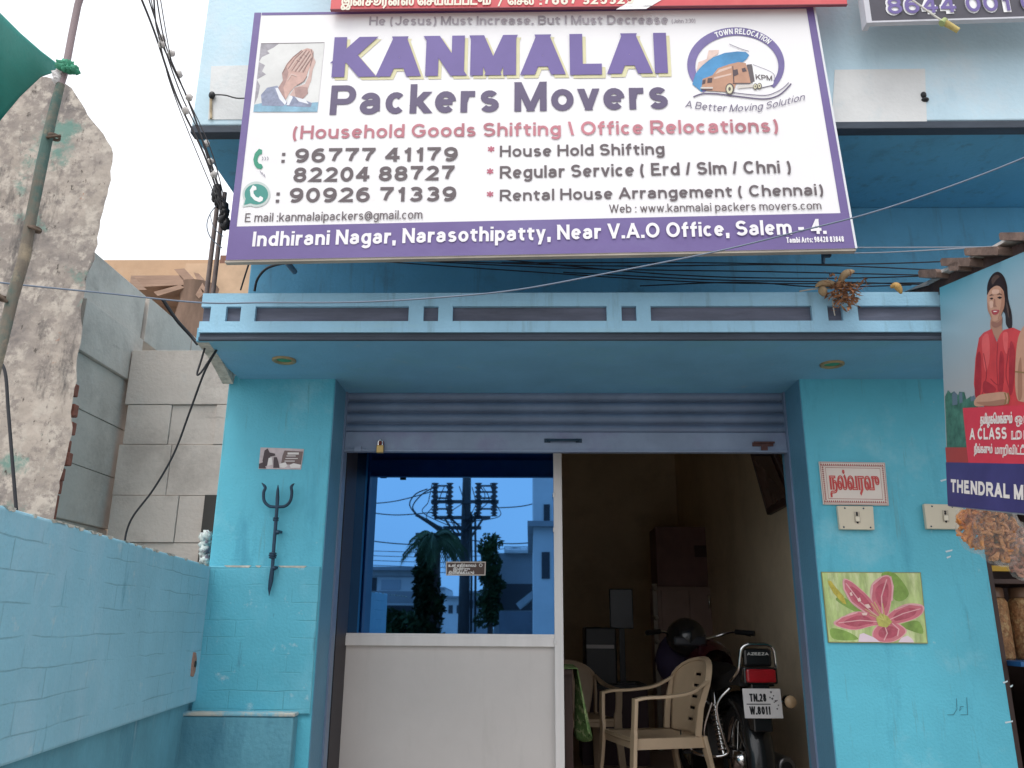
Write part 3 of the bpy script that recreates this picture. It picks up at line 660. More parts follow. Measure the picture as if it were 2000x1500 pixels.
b.slab(C3[0]+Vector((-.004, .002, -.009)), C3[1]+Vector((.004, .002, -.009)), C3[1]+Vector((.004, .002, -.001)), C3[0]+Vector((-.004, .002, -.001)), (0, .026, 0))
b.build('bottom_trim', mat('weathered_trim', (.42, .37, .31), .5, .4, 6, stretch=(.4, 1, 1)), sg)
b = MB(); b.slab(C3[1]+Vector((0, -.003, 0)), C3[1]+Vector((.008, -.003, 0)), C3[2]+Vector((.008, -.003, 0)), C3[2]+Vector((0, -.003, 0)), (0, .03, 0)); b.build('edge_trim', flat('trim_white', (.72, .74, .78)), sg)
def line(mb, s, bl, br, top, w=.17, k=.002, f=fs_, slant=0, xw=1.0, path=None, track=.13):
    O = f(bl[0], bl[1]); Q = f(br[0], br[1]); h = f(bl[0], top).z-O.z
    return text(mb, s, O, Q-O, Vector((0, 0, h)), NF, w, track=track, lift=k, slant=slant, xw=xw, path=path)
def lettering(lines, m_, k=.002, parent=sg, f=fs_, name='lettering'):
    for l in lines:
        b = MB(); line(b, *l[:4], **dict(dict(k=k, f=f), **(l[4] if len(l) > 4 else {}))); o = b.build(name, m_, parent)
    return o
lettering([('He (Jesus) Must Increase. But I Must Decrease', (721, 50), (1305, 48), 33, dict(w=.17)), ('(John 3:30)', (1312, 46), (1358, 45), 38, dict(w=.12))], m_pale_ink)
lettering([('KANMALAI', (652, 157), (1309, 150), 78, dict(w=.23, xw=1.3, track=.1))], flat('cream_letter_edge', (.70, .66, .42)), k=.0015, name='letter_shadow')
lettering([('KANMALAI', (646, 152), (1302, 144), 74, dict(w=.235, xw=1.3, track=.1))], m_ink, k=.004, name='title_lettering')
lettering([('Packers Movers', (643, 225), (1306, 213), 168, dict(w=.185, xw=1.15))], m_grey_ink)
lettering([('(Household Goods Shifting \\ Office Relocations)', (571, 272), (1520, 259), 246, dict(w=.165, xw=1.1))], m_red_ink)
lettering([(': 96777 41179', (549, 318), (894, 315), 291, dict(w=.19, xw=1.25)), ('82204 88727', (572, 356), (888, 352), 328, dict(w=.19, xw=1.25)),
           (': 90926 71339', (538, 396), (891, 393), 368, dict(w=.19, xw=1.25)),
           ('House Hold Shifting', (976, 307), (1298, 302), 285, dict(w=.165, xw=1.1)), ('Regular Service ( Erd / Slm / Chni )', (976, 349), (1545, 338), 325, dict(w=.165, xw=1.1)),
           ('Rental House Arrangement ( Chennai)', (976, 393), (1608, 382), 371, dict(w=.165, xw=1.1)),
           ('E mail :kanmalaipackers@gmail.com', (478, 434), (825, 428), 417, dict(w=.12)), ('Web : www.kanmalai packers movers.com', (1190, 416), (1604, 410), 400, dict(w=.12))], m_black_ink)
lettering([('*', (950, 303), (968, 303), 282, dict(w=.13)), ('*', (948, 347), (966, 347), 325, dict(w=.13)), ('*', (948, 391), (966, 391), 370, dict(w=.13))], flat('rose_ink', (.5, .14, .2)), name='star_bullets')
lettering([('Indhirani Nagar, Narasothipatty, Near V.A.O Office, Salem - 4.', (493, 482), (1613, 458), 453, dict(w=.19)), ('Tambi Arts: 98428 83848', (1536, 475), (1648, 473), 464, dict(w=.16))], flat('white_ink', (.86, .84, .87)), k=.0025)
# telephone and chat symbols
m_green = flat('green_ink', (.05, .30, .20), .5); m_wink = flat('white_print', (.85, .85, .86), .5)
def shape(mb, pts, k, f=fs_): mb.poly([f(x, y, k) for x, y in pts]); return mb
def ell(cx, cy, rx, ry, n=40, a0=0, a1=360): return [(cx+rx*math.cos(R(a0+(a1-a0)*i/n)), cy-ry*math.sin(R(a0+(a1-a0)*i/n))) for i in range(n+(0 if a1-a0 == 360 else 1))]
hand = [(506, 291), (512, 293), (512, 301), (507, 303), (504, 308), (503, 315), (506, 320), (511, 321), (514, 327), (510, 331), (502, 329), (497, 322), (495, 312), (498, 300)]
b = MB(); shape(b, hand, .002); ic = b.build('telephone_symbol', m_green, sg)
b = MB()
for i in range(3): v2, f2 = stroke_mesh([(p[0], p[1]) for p in ell(510+i*5, 310, 4, 4, 6, -60, 60)], .9); b.add([fs_(p.x, p.y, .002) for p in v2], f2)
for i in range(3): v2, f2 = stroke_mesh([(508+i*4, 334+i*3), (512+i*3, 341+i*3)], .9); b.add([fs_(p.x, p.y, .002) for p in v2], f2)
b.build('ring_marks', m_grey_ink, ic)
b = MB(); shape(b, ell(501, 380, 27, 25), .002); shape(b, [(478, 390), (474, 405), (494, 402)], .0021); ch = b.build('chat_symbol', flat('pale_halo', (.55, .62, .60), .5), sg)
b = MB(); shape(b, ell(501, 380, 23, 20), .0025); shape(b, [(481, 386), (477, 401), (492, 397)], .0026); b.build('green_bubble', flat('teal_ink', (.07, .30, .26), .5), ch)
b = MB(); shape(b, [(x*.72+130, y*.72+153) for x, y in [(506, 291), (515, 295), (516, 303), (508, 306), (508, 313), (514, 322), (521, 325), (526, 320), (534, 325), (532, 333), (524, 337), (511, 332), (500, 320), (498, 304)]], .003); b.build('white_handset', m_wink, ch)
# praying hands picture
pq = [(510, 86), (634, 84), (620, 219), (495, 219)]
b = MB(); shape(b, pq, .002); ph = b.build('praying_hands_picture', mat('print_pale', (.70, .70, .69), .5, .10, 7), sg)
def pshape(name, polys, m_, k):
    b = MB()
    for i, p in enumerate(polys): shape(b, p, k+i*5e-5)
    return b.build(name, m_, ph)
m_sk1 = flat('print_skin', (.60, .39, .34), .5, .12, 40); m_sk2 = flat('print_skin_pale', (.60, .42, .38), .5, .1, 40); m_sk3 = flat('print_skin_dark', (.26, .17, .16), .5, .2, 40)
pshape('cloud_patch', [[(510, 86), (545, 86), (534, 94), (522, 100), (527, 105), (512, 112), (506, 122)], [(506, 122), (518, 128), (512, 140), (520, 146), (502, 156)], [(502, 156), (508, 168), (504, 190), (497, 205)]], flat('print_grey', (.36, .34, .38), .5, .3, 30), .0022)
pshape('blue_haze', [[(497, 205), (520, 200), (560, 205), (622, 200), (620, 219), (495, 219)]], mat('print_blue', (.26, .46, .60), .5, .3, 14), .0022)
pshape('sleeve', [[(510, 186), (522, 172), (542, 168), (552, 182), (562, 203), (553, 208), (512, 207)], [(570, 186), (595, 196), (610, 202), (607, 210), (560, 208), (566, 196)]], mat('print_slate', (.27, .30, .42), .5, .3, 30), .0025)
pshape('cuff', [[(538, 173), (543, 172), (551, 186), (560, 200), (557, 206), (546, 194)], [(566, 188), (570, 184), (572, 192), (565, 206), (560, 206)], [(573, 186), (596, 194), (603, 204), (584, 199)]], flat('print_white', (.78, .80, .86), .5), .0028)
pshape('rear_hand', [[(566, 187), (576, 172), (596, 165), (603, 150), (606, 132), (609, 112), (613, 102), (609, 96), (612, 110), (617, 122), (611, 138), (608, 158), (601, 176), (602, 183), (592, 194), (578, 190)]], m_sk2, .003)
pshape('front_hand', [[(544, 172), (553, 158), (551, 144), (560, 126), (572, 112), (588, 100), (600, 95), (609, 97), (612, 110), (608, 124), (603, 138), (598, 152), (590, 163), (576, 170), (566, 182), (558, 196), (551, 186)]], m_sk1, .0032)
pshape('shaded_wrist', [[(544, 172), (553, 158), (551, 144), (560, 132), (564, 142), (560, 158), (554, 172), (558, 196), (551, 186)], [(575, 172), (590, 170), (601, 172), (602, 183), (592, 194), (578, 190)]], flat('print_skin_shadow', (.42, .27, .25), .5, .15, 40), .0034)
b = MB(); i = 0
for ln in ([(563, 136), (576, 116), (592, 101)], [(570, 140), (582, 122), (599, 99)], [(577, 141), (588, 126), (605, 101)], [(584, 142), (594, 128), (608, 106)], [(592, 143), (600, 128), (610, 114)], [(552, 144), (562, 126), (574, 112), (590, 99)], [(600, 150), (594, 160), (580, 168)], [(608, 98), (612, 110), (606, 130)], [(586, 112), (592, 116)], [(594, 108), (600, 112)], [(580, 119), (586, 122)]):
    v2, f2 = stroke_mesh(ln, 1.3); b.add([fs_(p.x, p.y, .0038+i*5e-5) for p in v2], f2); i += 1
b.build('finger_creases', m_sk3, ph)
b = MB(); i = 0
for ln in ([(566, 137), (579, 118), (595, 101)], [(574, 140), (585, 124), (602, 101)], [(581, 141), (591, 127), (606, 105)], [(588, 142), (597, 128), (609, 110)], [(562, 158), (570, 146), (580, 150)]):
    v2, f2 = stroke_mesh(ln, 1.7); b.add([fs_(p.x, p.y, .0042+i*5e-5) for p in v2], f2); i += 1
b.build('finger_lights', flat('print_skin_light', (.70, .55, .50), .5), ph)
b = MB(); v2, f2 = stroke_mesh([(510, 86), (634, 84)], 1.2); b.add([fs_(p.x, p.y, .0026) for p in v2], f2); b.build('print_edge', m_black_ink, ph)
# round truck emblem
def ring(cx, cy, rx, ry, cx2, cy2, rx2, ry2, a0, a1, n=60):
    o_ = [(cx+rx*math.cos(R(a0+(a1-a0)*i/n)), cy-ry*math.sin(R(a0+(a1-a0)*i/n))) for i in range(n+1)]
    i_ = [(cx2+rx2*math.cos(R(a0+(a1-a0)*i/n)), cy2-ry2*math.sin(R(a0+(a1-a0)*i/n))) for i in range(n+1)]
    return o_, i_
o_, i_ = ring(1437, 127, 95, 73, 1439, 130, 81, 60, -38, 228)
b = MB(); b.add([fs_(x, y, .002) for x, y in o_]+[fs_(x, y, .002) for x, y in i_], [(i, i+1, 61+i+1, 61+i) for i in range(60)])
em = b.build('truck_emblem', flat('emblem_violet', (.19, .155, .36), .5, .15, 8), sg)
def es(name, polys, m_, k):
    b = MB()
    for i, p in enumerate(polys): shape(b, p, k+i*5e-5)
    return b.build(name, m_, em)
es('blue_sweep', [[(1358, 145), (1372, 128), (1392, 113), (1415, 104), (1440, 101), (1456, 102), (1463, 108), (1459, 115), (1452, 121), (1430, 128), (1410, 134), (1396, 145), (1392, 152), (1370, 180), (1352, 165)]], mat('emblem_blue', (.07, .26, .50), .5, .35, 5), .0022)
es('pink_haze', [[(1360, 140), (1364, 122), (1380, 116), (1384, 99), (1404, 98), (1402, 106), (1384, 118), (1370, 130)]], flat('pink_print', (.74, .56, .50), .5, .15, 20), .0021)
es('trailer', [[(1470, 128), (1506, 143), (1511, 161), (1509, 166), (1487, 172), (1470, 172)]], m_wink, .0024)
es('dark_gap', [[(1458, 127), (1468, 126), (1474, 160), (1466, 163)]], flat('truck_dark', (.13, .11, .12), .5), .0026)
m_tr = flat('truck_brown', (.50, .28, .19), .5, .12, 18)
es('truck_cab', [[(1391, 148), (1402, 134), (1425, 126), (1442, 122), (1456, 124), (1461, 140), (1466, 163), (1438, 163), (1433, 178), (1415, 180), (1380, 178), (1370, 172), (1372, 155)]], m_tr, .0028)
es('hood_lights', [[(1396, 146), (1404, 137), (1428, 130), (1428, 134), (1408, 141)], [(1394, 152), (1428, 144), (1428, 147), (1394, 156)]], flat('truck_pale', (.68, .50, .42), .5), .0032)
es('truck_details', [[(1431, 138), (1440, 136), (1442, 146), (1434, 150), (1431, 146)], [(1448, 135), (1455, 133), (1458, 140), (1450, 142)], [(1382, 154), (1391, 153), (1390, 162), (1381, 163)], [(1372, 158), (1378, 156), (1377, 164), (1371, 166)], [(1369, 175), (1391, 175), (1391, 177), (1369, 177)], [(1431, 163), (1465, 163), (1465, 164.6), (1431, 164.6)], [(1430, 130), (1431.5, 130), (1434, 162), (1432, 162)]], flat('truck_ink', (.10, .07, .08), .5), .0036)
es('bumper', [[(1368, 171), (1392, 171), (1392, 174), (1368, 174)], [(1440, 168), (1470, 166), (1470, 171), (1440, 174)]], flat('truck_chrome', (.66, .62, .58), .5), .0034)
b = MB()
for cx, cy, rx, ry in ((1425, 175, 8.5, 11.5), (1475, 170, 4.5, 6), (1483, 169, 4.5, 6)): b.cur = 0; shape(b, ell(cx, cy, rx, ry, 24), .004); b.cur = 1; shape(b, ell(cx-.5, cy, rx*.72, ry*.76, 20), .0043); b.cur = 0; shape(b, ell(cx-.5, cy, rx*.3, ry*.34, 12), .0046)
b.build('truck_wheels', [flat('tyre_ink', (.12, .10, .10), .5), flat('wheel_cream', (.66, .62, .44), .5)], em)
b = MB(); i = 0
for ln, wd in (([(1354, 190), (1372, 184), (1400, 184), (1440, 189), (1490, 194), (1516, 189), (1532, 178), (1545, 164)], 2.6), ([(1420, 180), (1460, 185), (1495, 187), (1515, 181), (1530, 172), (1540, 162)], 1.5), ([(1487, 172), (1509, 167)], 1.0), ([(1470, 127), (1508, 143), (1513, 158)], .8), ([(1424, 87), (1446, 96), (1462, 101)], 1.0)):
    v2, f2 = stroke_mesh([tuple(p)[:2] for p in crom([(x, y, 0) for x, y in ln], 6)], wd); b.add([fs_(p.x, p.y, .003+i*5e-5) for p in v2], f2); i += 1
b.build('road_lines', m_grey_ink, em)
b = MB(); line(b, 'KPM', (1476, 156), (1508, 159), 146, w=.15, k=.004); b.build('emblem_letters', m_black_ink, em)
def arc_top(u, v):
    a = 118-(118-42)*u; return fs_(1438+(87.5-5.5+11*v)*math.cos(R(a)), 128.5-(66.5-5.5+11*v)*math.sin(R(a)))
b = MB(); text(b, 'TOWN RELOCATION', fs_(0, 0), fs_(92, 0)-fs_(0, 0), (0, 0, .0185), NF, .2, lift=.003, path=arc_top); b.build('arched_lettering', m_wink, em)
def arc_bot(u, v):
    x = 1338+u*232; y = 211-3*u+9*math.sin(u*math.pi*1.25-.1) if u < .75 else 211-3*u+9*math.sin(u*math.pi*1.25-.1)-(u-.75)*22
    return fs_(x, y-13*v*1.05)
b = MB(); text(b, 'A Better Moving Solution', fs_(1338, 211), fs_(1570, 211)-fs_(1338, 211), (0, 0, .030), NF, .105, lift=.003, slant=.22, path=arc_bot, track=.17); b.build('motto_lettering', m_grey_ink, em)
# brackets that carry the sign
b = MB()
for px in (560, 1605): q = fs_(px, 300); b.box(q.x-.02, q.x+.02, YN+.05, YO+.01, 3.56, 3.6)
for px in (560, 1605): q = fs_(px, 300); b.box(q.x-.015, q.x+.015, YN+.055, YN+.075, 2.9, 3.9)
b.build('steel_brackets', m_iron, sg)

# red board above
YR2 = -.84
fr = onY(YR2)
q0 = fr(645, 18); q1 = fr(1668, 6)
rs = thing('red_signboard', q0, 'red board with white Tamil line, cut off by the top edge, above the movers sign', 'sign')
b = MB(); b.slab(q0, fr(1655, 8), fr(1655, 8)+Vector((0.03, 0, .55)), q0+Vector((0, 0, .55)), (0, .01, 0)); b.build('panel', mat('red_vinyl', (.62, .085, .10), .45, .08, 4, blot=[((.70, .16, .15), 2, .5, .8)]), rs, bevel=.002)
b = MB(); q = fr(645, 18); b.slab(q+Vector((0, -.002, -.003)), fr(1655, 8)+Vector((0, -.002, -.003)), fr(1655, 8)+Vector((0, -.002, 0)), q+Vector((0, -.002, 0)), (0, .014, 0)); b.build('bottom_trim', flat('red_trim', (.25, .06, .08)), rs)
b = MB(); shape(b, [(1203, 19), (1262, 18), (1345, -30), (1290, -30)], .002, fr); b.build('white_flash', m_white, rs)
b = MB()
tamil(b, 'இன்சூரன்ஸ் ெசய்யப்படும்', fr(667, 12, .002), fr(958, 10, .002)-fr(667, 12, .002), Vector((0, 0, .040)), NF, .11)
tamil(b, 'ெசல்', fr(992, 10, .002), fr(1042, 10, .002)-fr(992, 10, .002), Vector((0, 0, .034)), NF, .11)
line(b, '/', (972, 13), (984, 13), -8, w=.14, f=fr, k=.002); line(b, ':7667 325325', (1054, 10), (1238, 8), -8, w=.2, f=fr, k=.002, xw=1.2)
b.build('lettering', flat('cream_ink', (.82, .78, .66)), rs)
# black board upper right
YK = -.86
fk = onY(YK)
ks = thing('black_signboard', fk(1700, 42), 'dark board with violet outlined phone number at the top right corner', 'sign')
b = MB(); a0, a1, a2 = fk(1703, 43), fk(2150, 30), fk(1686, -2)
up_ = Vector((0, 0, .5)); b.slab(a0, a1, a1+up_, a0+up_+(a2-a0)*0, (0, .02, 0)); b.build('panel', mat('charcoal_vinyl', (.075, .07, .09), .5, .15, 4), ks, bevel=.002)
b = MB(); b.slab(a0+Vector((-.022, -.001, -.004)), a0+Vector((0, -.001, -.004)), a0+Vector((0, -.001, .5)), a0+Vector((-.022, -.001, .5)), (0, .05, 0)); b.slab(a0+Vector((0, -.002, -.004)), a1+Vector((0, -.002, -.004)), a1+Vector((0, -.002, .004)), a0+Vector((0, -.002, .004)), (0, .024, 0)); b.build('pale_edge', flat('pale_frame', (.55, .55, .60)), ks)
lettering([('8644 001 000', (1731, 31), (2095, 21), -4, dict(w=.34, xw=1.1))], m_wink, k=.002, parent=ks, f=fk, name='letter_outline')
lettering([('8644 001 000', (1734, 29), (2092, 19), -2, dict(w=.17, xw=1.1))], m_ink, k=.006, parent=ks, f=fk)
fk2 = onY(YK-.03)
tg = thing('hanging_charm', fk2(1850, 48), 'small yellow rolled charm on a white string in front of the dark board', 'charm')
b = MB(); b.cyl(fk2(1842, 42), fk2(1872, 60), .013, 12, .011); b.build('yellow_roll', mat('yellow_wood', (.50, .40, .15), .7, .25, 30), tg)
b = MB(); b.tube([fk2(1782, 0), fk2(1815, 24), fk2(1843, 43)], .004, 6); b.build('string', flat('string', (.7, .68, .62)), tg)
b = MB(); b.cyl(fk2(1839, 46), fk2(1846, 40), .014, 10); b.build('green_end', flat('leaf_green_end', (.35, .42, .18)), tg)

# ------------------------------------------------------------------ right pillar fittings
ta = thing('welcome_tile', fp(1667, 945), 'white ceramic tile with red Tamil welcome word in a patterned border on the right pillar', 'tile')
cc = [(1598, 902), (1727, 904), (1735, 988), (1607, 986)]
def onq(c, u, v, k, f=fp):
    a = Vector(c[3]+(0,)).lerp(Vector(c[2]+(0,)), u); d = Vector(c[0]+(0,)).lerp(Vector(c[1]+(0,)), u); q = a.lerp(d, v); return f(q.x, q.y, k)
b = MB(); b.slab(onq(cc, 0, 0, 0), onq(cc, 1, 0, 0), onq(cc, 1, 1, 0), onq(cc, 0, 1, 0), (0, -.009, 0)); b.build('tile_body', mat('cream_tile', (.66, .58, .52), .25, .05, 6), ta, bevel=.002)
m_mar = flat('maroon_print', (.30, .055, .05), .4, .3, 60)
b = MB(); rr = random.Random(4)
def rect(mb, c, u0, u1, v0, v1, k, f=fp): mb.quad(onq(c, u0, v0, k, f), onq(c, u1, v0, k, f), onq(c, u1, v1, k, f), onq(c, u0, v1, k, f))
for i in range(30):
    u = .03+i*.0318
    for v in (.075, .925): b.poly([onq(cc, u+.011*math.cos(a), v+.035*math.sin(a), .0095) for a in (0, 1.57, 3.14, 4.71)]); b.poly([onq(cc, u+.016+.006*math.cos(a), v-.02+.014*math.sin(a), .0097) for a in (0, 1.57, 3.14, 4.71)])
for i in range(17):
    v = .13+i*.046
    for u in (.045, .955): b.poly([onq(cc, u+.018*math.cos(a), v+.02*math.sin(a), .0095) for a in (0, 1.57, 3.14, 4.71)])
for (u0, u1, v0, v1) in ((.012, .988, .015, .022), (.012, .988, .978, .985), (.012, .018, .022, .978), (.982, .988, .022, .978), (.085, .915, .135, .145), (.085, .915, .855, .865), (.085, .09, .145, .855), (.91, .915, .145, .855)): rect(b, cc, u0, u1, v0, v1, .0100)
b.build('patterned_border', m_mar, ta)
b = MB(); O = onq(cc, .13, .36, 0); Uq = onq(cc, .88, .36, 0)-O
tamil(b, 'நல்வரவு', O, Uq, Vector((0, 0, onq(cc, .13, .70, 0).z-O.z)), NF, .075, .0100); b.build('welcome_lettering', flat('red_enamel', (.52, .06, .055), .35), ta)
def switchbox(c, lb):
    t = thing('switch_box', fp((c[0][0]+c[1][0])/2, c[2][1]), lb, 'switch', 'switch boxes on the right pillar')
    b = MB(); b.slab(onq(c, 0, 0, 0), onq(c, 1, 0, 0), onq(c, 1, 1, 0), onq(c, 0, 1, 0), (0, -.022, 0)); b.build('cover_plate', mat('ivory_plastic', (.60, .54, .42), .4, .05, 8), t, bevel=.004)
    b = MB(); rect(b, c, .44, .60, .28, .76, .0235); pl_ = b.build('switch_frame', flat('darker_ivory', (.42, .37, .29), .4), t)  # frame round the rocker in a darker ivory
    b = MB(); a = [onq(c, .465, .34, .0235), onq(c, .575, .34, .0235), onq(c, .575, .54, .0235), onq(c, .465, .54, .0235)]; b.slab(*a, (0, -.006, 0)); b.build('rocker', flat('ivory_rocker', (.68, .62, .50), .35), t, bevel=.001)
    for v in (.62, .70, .30):
        b = MB(); b.lathe(onq(c, .52, v, .0236), (0, -1, 0), [(0, .005), (.002, .004), (.002, 0)], 8); b.build('pin_hole', m_dark, t)
    for u, v in ((.12, .1), (.88, .1), (.2, .9), (.72, .9)):
        b = MB(); b.lathe(onq(c, u, v, .0222), (0, -1, 0), [(0, .004), (.0015, .003), (.0015, 0)], 8); b.build('screw', m_iron, t)
switchbox([(1632, 989), (1702, 990), (1705, 1036), (1637, 1035)], 'ivory switch box fixed directly under the welcome tile')
switchbox([(1800, 985), (1876, 987), (1880, 1035), (1806, 1034)], 'ivory switch box partly behind the blue poster corner and snack bags')
# lily picture
fl = thing('flower_poster', fp(1705, 1187), 'framed print of a pink lily on green leaves on the right pillar', 'poster')
fc = [(1603, 1117), (1797, 1118), (1811, 1257), (1617, 1255)]
b = MB(); b.slab(onq(fc, 0, 0, 0), onq(fc, 1, 0, 0), onq(fc, 1, 1, 0), onq(fc, 0, 1, 0), (0, -.006, 0)); b.build('backing', flat('olive_edge', (.25, .25, .10)), fl)
m_leaf = mat('print_leaf', (.40, .50, .20), .35, .35, 5, stretch=(6, 1, 1.4), blot=[((.62, .66, .38), 6, .5, .66, (3, 1, .6)), ((.22, .36, .08), 8, .58, .72)])
b = MB(); rect(b, fc, .008, .992, .012, .988, .0066); b.build('print', m_leaf, fl)
def fsx(name, polys, m_, k):
    b = MB()
    for i, p in enumerate(polys): b.poly([onq(fc, u, 1-v, k+i*5e-5) for u, v in p])
    return b.build(name, m_, fl)
m_pet = mat('petal_print', (.54, .15, .19), .4, .2, 14, stretch=(1, 1, 1), blot=[((.62, .28, .30), 9, .55, .75)]); m_petl = flat('petal_light', (.66, .36, .38), .4, .15, 30)
pet = [[(.53, .68), (.38, .56), (.26, .42), (.205, .22), (.215, .10), (.28, .12), (.38, .24), (.47, .38), (.56, .60)], [(.54, .62), (.47, .38), (.49, .18), (.60, .06), (.68, .05), (.70, .16), (.68, .38), (.62, .62)],
       [(.60, .64), (.70, .52), (.84, .44), (.985, .46), (.985, .56), (.90, .65), (.74, .72), (.62, .74)], [(.55, .66), (.46, .58), (.30, .56), (.13, .66), (.07, .72), (.12, .78), (.28, .82), (.46, .76), (.56, .74)],
       [(.54, .72), (.46, .82), (.45, .93), (.52, .985), (.64, .985), (.74, .92), (.80, .82), (.72, .72), (.62, .70)]]
def soft(poly, n=5):
    p = [Vector((a, b_, 0)) for a, b_ in poly]; m_ = len(p); out = []
    for i in range(m_):
        p0, p1, p2, p3 = p[i-1], p[i], p[(i+1) % m_], p[(i+2) % m_]
        for k in range(n):
            t = k/n; q = .5*((2*p1)+(p2-p0)*t+(2*p0-5*p1+4*p2-p3)*t*t+(3*p1-p0-3*p2+p3)*t**3); out.append((q.x, q.y))
    return out
def shrink(p, f):
    cx = sum(a for a, b_ in p)/len(p); cy = sum(b_ for a, b_ in p)/len(p); return [(cx+(a-cx)*f, cy+(b_-cy)*f) for a, b_ in p]
sp_ = [soft(p) for p in pet]
fsx('petal_edges', sp_, flat('petal_rim', (.66, .34, .36), .4, .2, 18), .0069)
fsx('petals', [shrink(p, .92) for p in sp_], m_pet, .0072)
fsx('petal_hearts', [shrink(p, .6) for p in sp_], mat('petal_deep', (.42, .08, .12), .4, .3, 16, blot=[((.48, .13, .17), 20, .5, .7)]), .0074)
fsx('leaf_shadows', [soft([(.12, .40), (.20, .36), (.40, .56), (.30, .56)]), soft([(.60, .04), (.74, .02), (.86, .30), (.72, .40)]), soft([(.74, .74), (.92, .68), (.96, .86), (.80, .80)]), soft([(.04, .80), (.2, .84), (.30, .95), (.06, .95)])], mat('leaf_deep', (.20, .32, .07), .4, .3, 20), .0067)
b = MB(); i = 0
for ln in ([(.53, .64), (.36, .42), (.235, .16)], [(.57, .60), (.58, .34), (.65, .10)], [(.62, .68), (.78, .58), (.96, .51)], [(.54, .70), (.34, .68), (.12, .72)], [(.58, .74), (.60, .86), (.56, .96)], [(.66, .72), (.72, .80), (.70, .90)]):
    v2, f2 = stroke_mesh(ln, .013); b.add([onq(fc, p.x, 1-p.y, .0078+i*5e-5) for p in v2], f2); i += 1
for ln in ([(.215, .11), (.21, .24), (.27, .42), (.40, .57)], [(.69, .06), (.705, .2), (.68, .4)], [(.47, .38), (.5, .18), (.6, .07)], [(.7, .53), (.85, .45), (.98, .47)], [(.08, .72), (.16, .64), (.32, .57)]):
    v2, f2 = stroke_mesh(ln, .016); b.add([onq(fc, p.x, 1-p.y, .0078+i*5e-5) for p in v2], f2); i += 1
b.build('petal_veins', m_petl, fl)
fsx('pale_petals', [[(.30, .985), (.32, .88), (.36, .86), (.46, .92), (.52, .985)], [(.70, .985), (.74, .92), (.80, .89), (.84, .93), (.86, .985)]], flat('petal_white', (.72, .58, .66), .4), .0085)
fsx('flower_heart', [[(.50, .66), (.56, .58), (.62, .62), (.66, .70), (.60, .78), (.52, .76)]], flat('heart_green', (.42, .40, .10), .4, .3, 50), .0088)
b = MB(); i = 0
for ln in ([(.58, .68), (.47, .44)], [(.58, .68), (.50, .42)], [(.58, .68), (.40, .52)], [(.58, .68), (.44, .60)], [(.59, .67), (.58, .44)]):
    v2, f2 = stroke_mesh(ln, .007); b.add([onq(fc, p.x, 1-p.y, .0092+i*5e-5) for p in v2], f2); i += 1
b.build('stamens', flat('stamen', (.55, .50, .16), .4), fl)
fsx('pollen_spots', [[(.33, .38), (.36, .36), (.37, .41), (.34, .42)], [(.40, .46), (.44, .45), (.46, .50), (.42, .51)], [(.26, .30), (.28, .28), (.29, .33), (.27, .34)], [(.36, .58), (.42, .57), (.41, .61), (.37, .61)]], flat('spot_pale', (.75, .55, .50), .4), .0096)
fsx('flower_bud', [[(.055, .12), (.09, .13), (.13, .22), (.20, .34), (.22, .46), (.18, .44), (.10, .30), (.06, .18)]], mat('bud_print', (.45, .38, .06), .4, .4, 30), .0072)
# scratched drawing on the paint
b = MB(); i = 0
for ln in ([(1868, 1364), (1869, 1385), (1862, 1396), (1850, 1396)], [(1888, 1362), (1890, 1396), (1876, 1396)], [(1878, 1384), (1874, 1388), (1876, 1380), (1882, 1380)]):
    v2, f2 = stroke_mesh(ln, 1.1); b.add([fp(p.x, p.y, .0008+i*5e-5) for p in v2], f2); i += 1
b.build('pencil_mark', flat('pencil', (.04, .16, .22)), shop)
b = MB(); rr = random.Random(8)
for (x, y, L_) in ((1958, 1332, 10), (1962, 1410, 16), (1848, 1088, 9), (1836, 938, 12), (1846, 1076, 14), (1972, 1340, 6)):
    b.poly([fp(x, y, .0008), fp(x+L_, y-3, .0008), fp(x+L_, y, .0008), fp(x+2, y+3, .0008)])
b.build('paint_chips', flat('chip_white', (.55, .66, .70)), shop)

# ------------------------------------------------------------------ neighbouring stall on the right
tl = P(1835, 562, -.62); bl = P(1853, 989, -.62); dvec = -ray(1050, 896).normalized()
pn = dvec.cross(tl-bl).normalized()
if pn.dot(EYE-tl) < 0: pn = -pn
po = tl.copy()
def fpo(px, py, k=0): return PPL(px, py, po, pn)+pn*k
LB = .95
ps = thing('poster_board', bl, 'shop poster board with a smiling woman in a red dress hung on the neighbouring stall', 'poster')
b = MB(); b.slab(bl, bl+dvec*LB, tl+dvec*LB, tl, -pn*.02)
m_post = bpy.data.materials.new('poster_print'); m_post.use_nodes = True
_n = m_post.node_tree; _tc = _n.nodes.new('ShaderNodeTexCoord'); _sp = _n.nodes.new('ShaderNodeSeparateXYZ'); _mr = _n.nodes.new('ShaderNodeMapRange'); _cr = _n.nodes.new('ShaderNodeValToRGB')
_n.links.new(_tc.outputs['Object'], _sp.inputs[0]); _n.links.new(_sp.outputs[2], _mr.inputs[0]); _mr.inputs[1].default_value = fpo(1850, 800).z; _mr.inputs[2].default_value = tl.z+.05
_cr.color_ramp.elements[0].color = (.36, .38, .40, 1); _cr.color_ramp.elements[0].position = .12; _cr.color_ramp.elements[1].color = (.04, .32, .44, 1)
e_ = _cr.color_ramp.elements.new(.55); e_.color = (.28, .42, .50, 1)
_n.links.new(_mr.outputs[0], _cr.inputs[0]); _n.links.new(_cr.outputs[0], _n.nodes['Principled BSDF'].inputs['Base Color']); _n.nodes['Principled BSDF'].inputs['Roughness'].default_value = .4
b.build('board', m_post, ps)
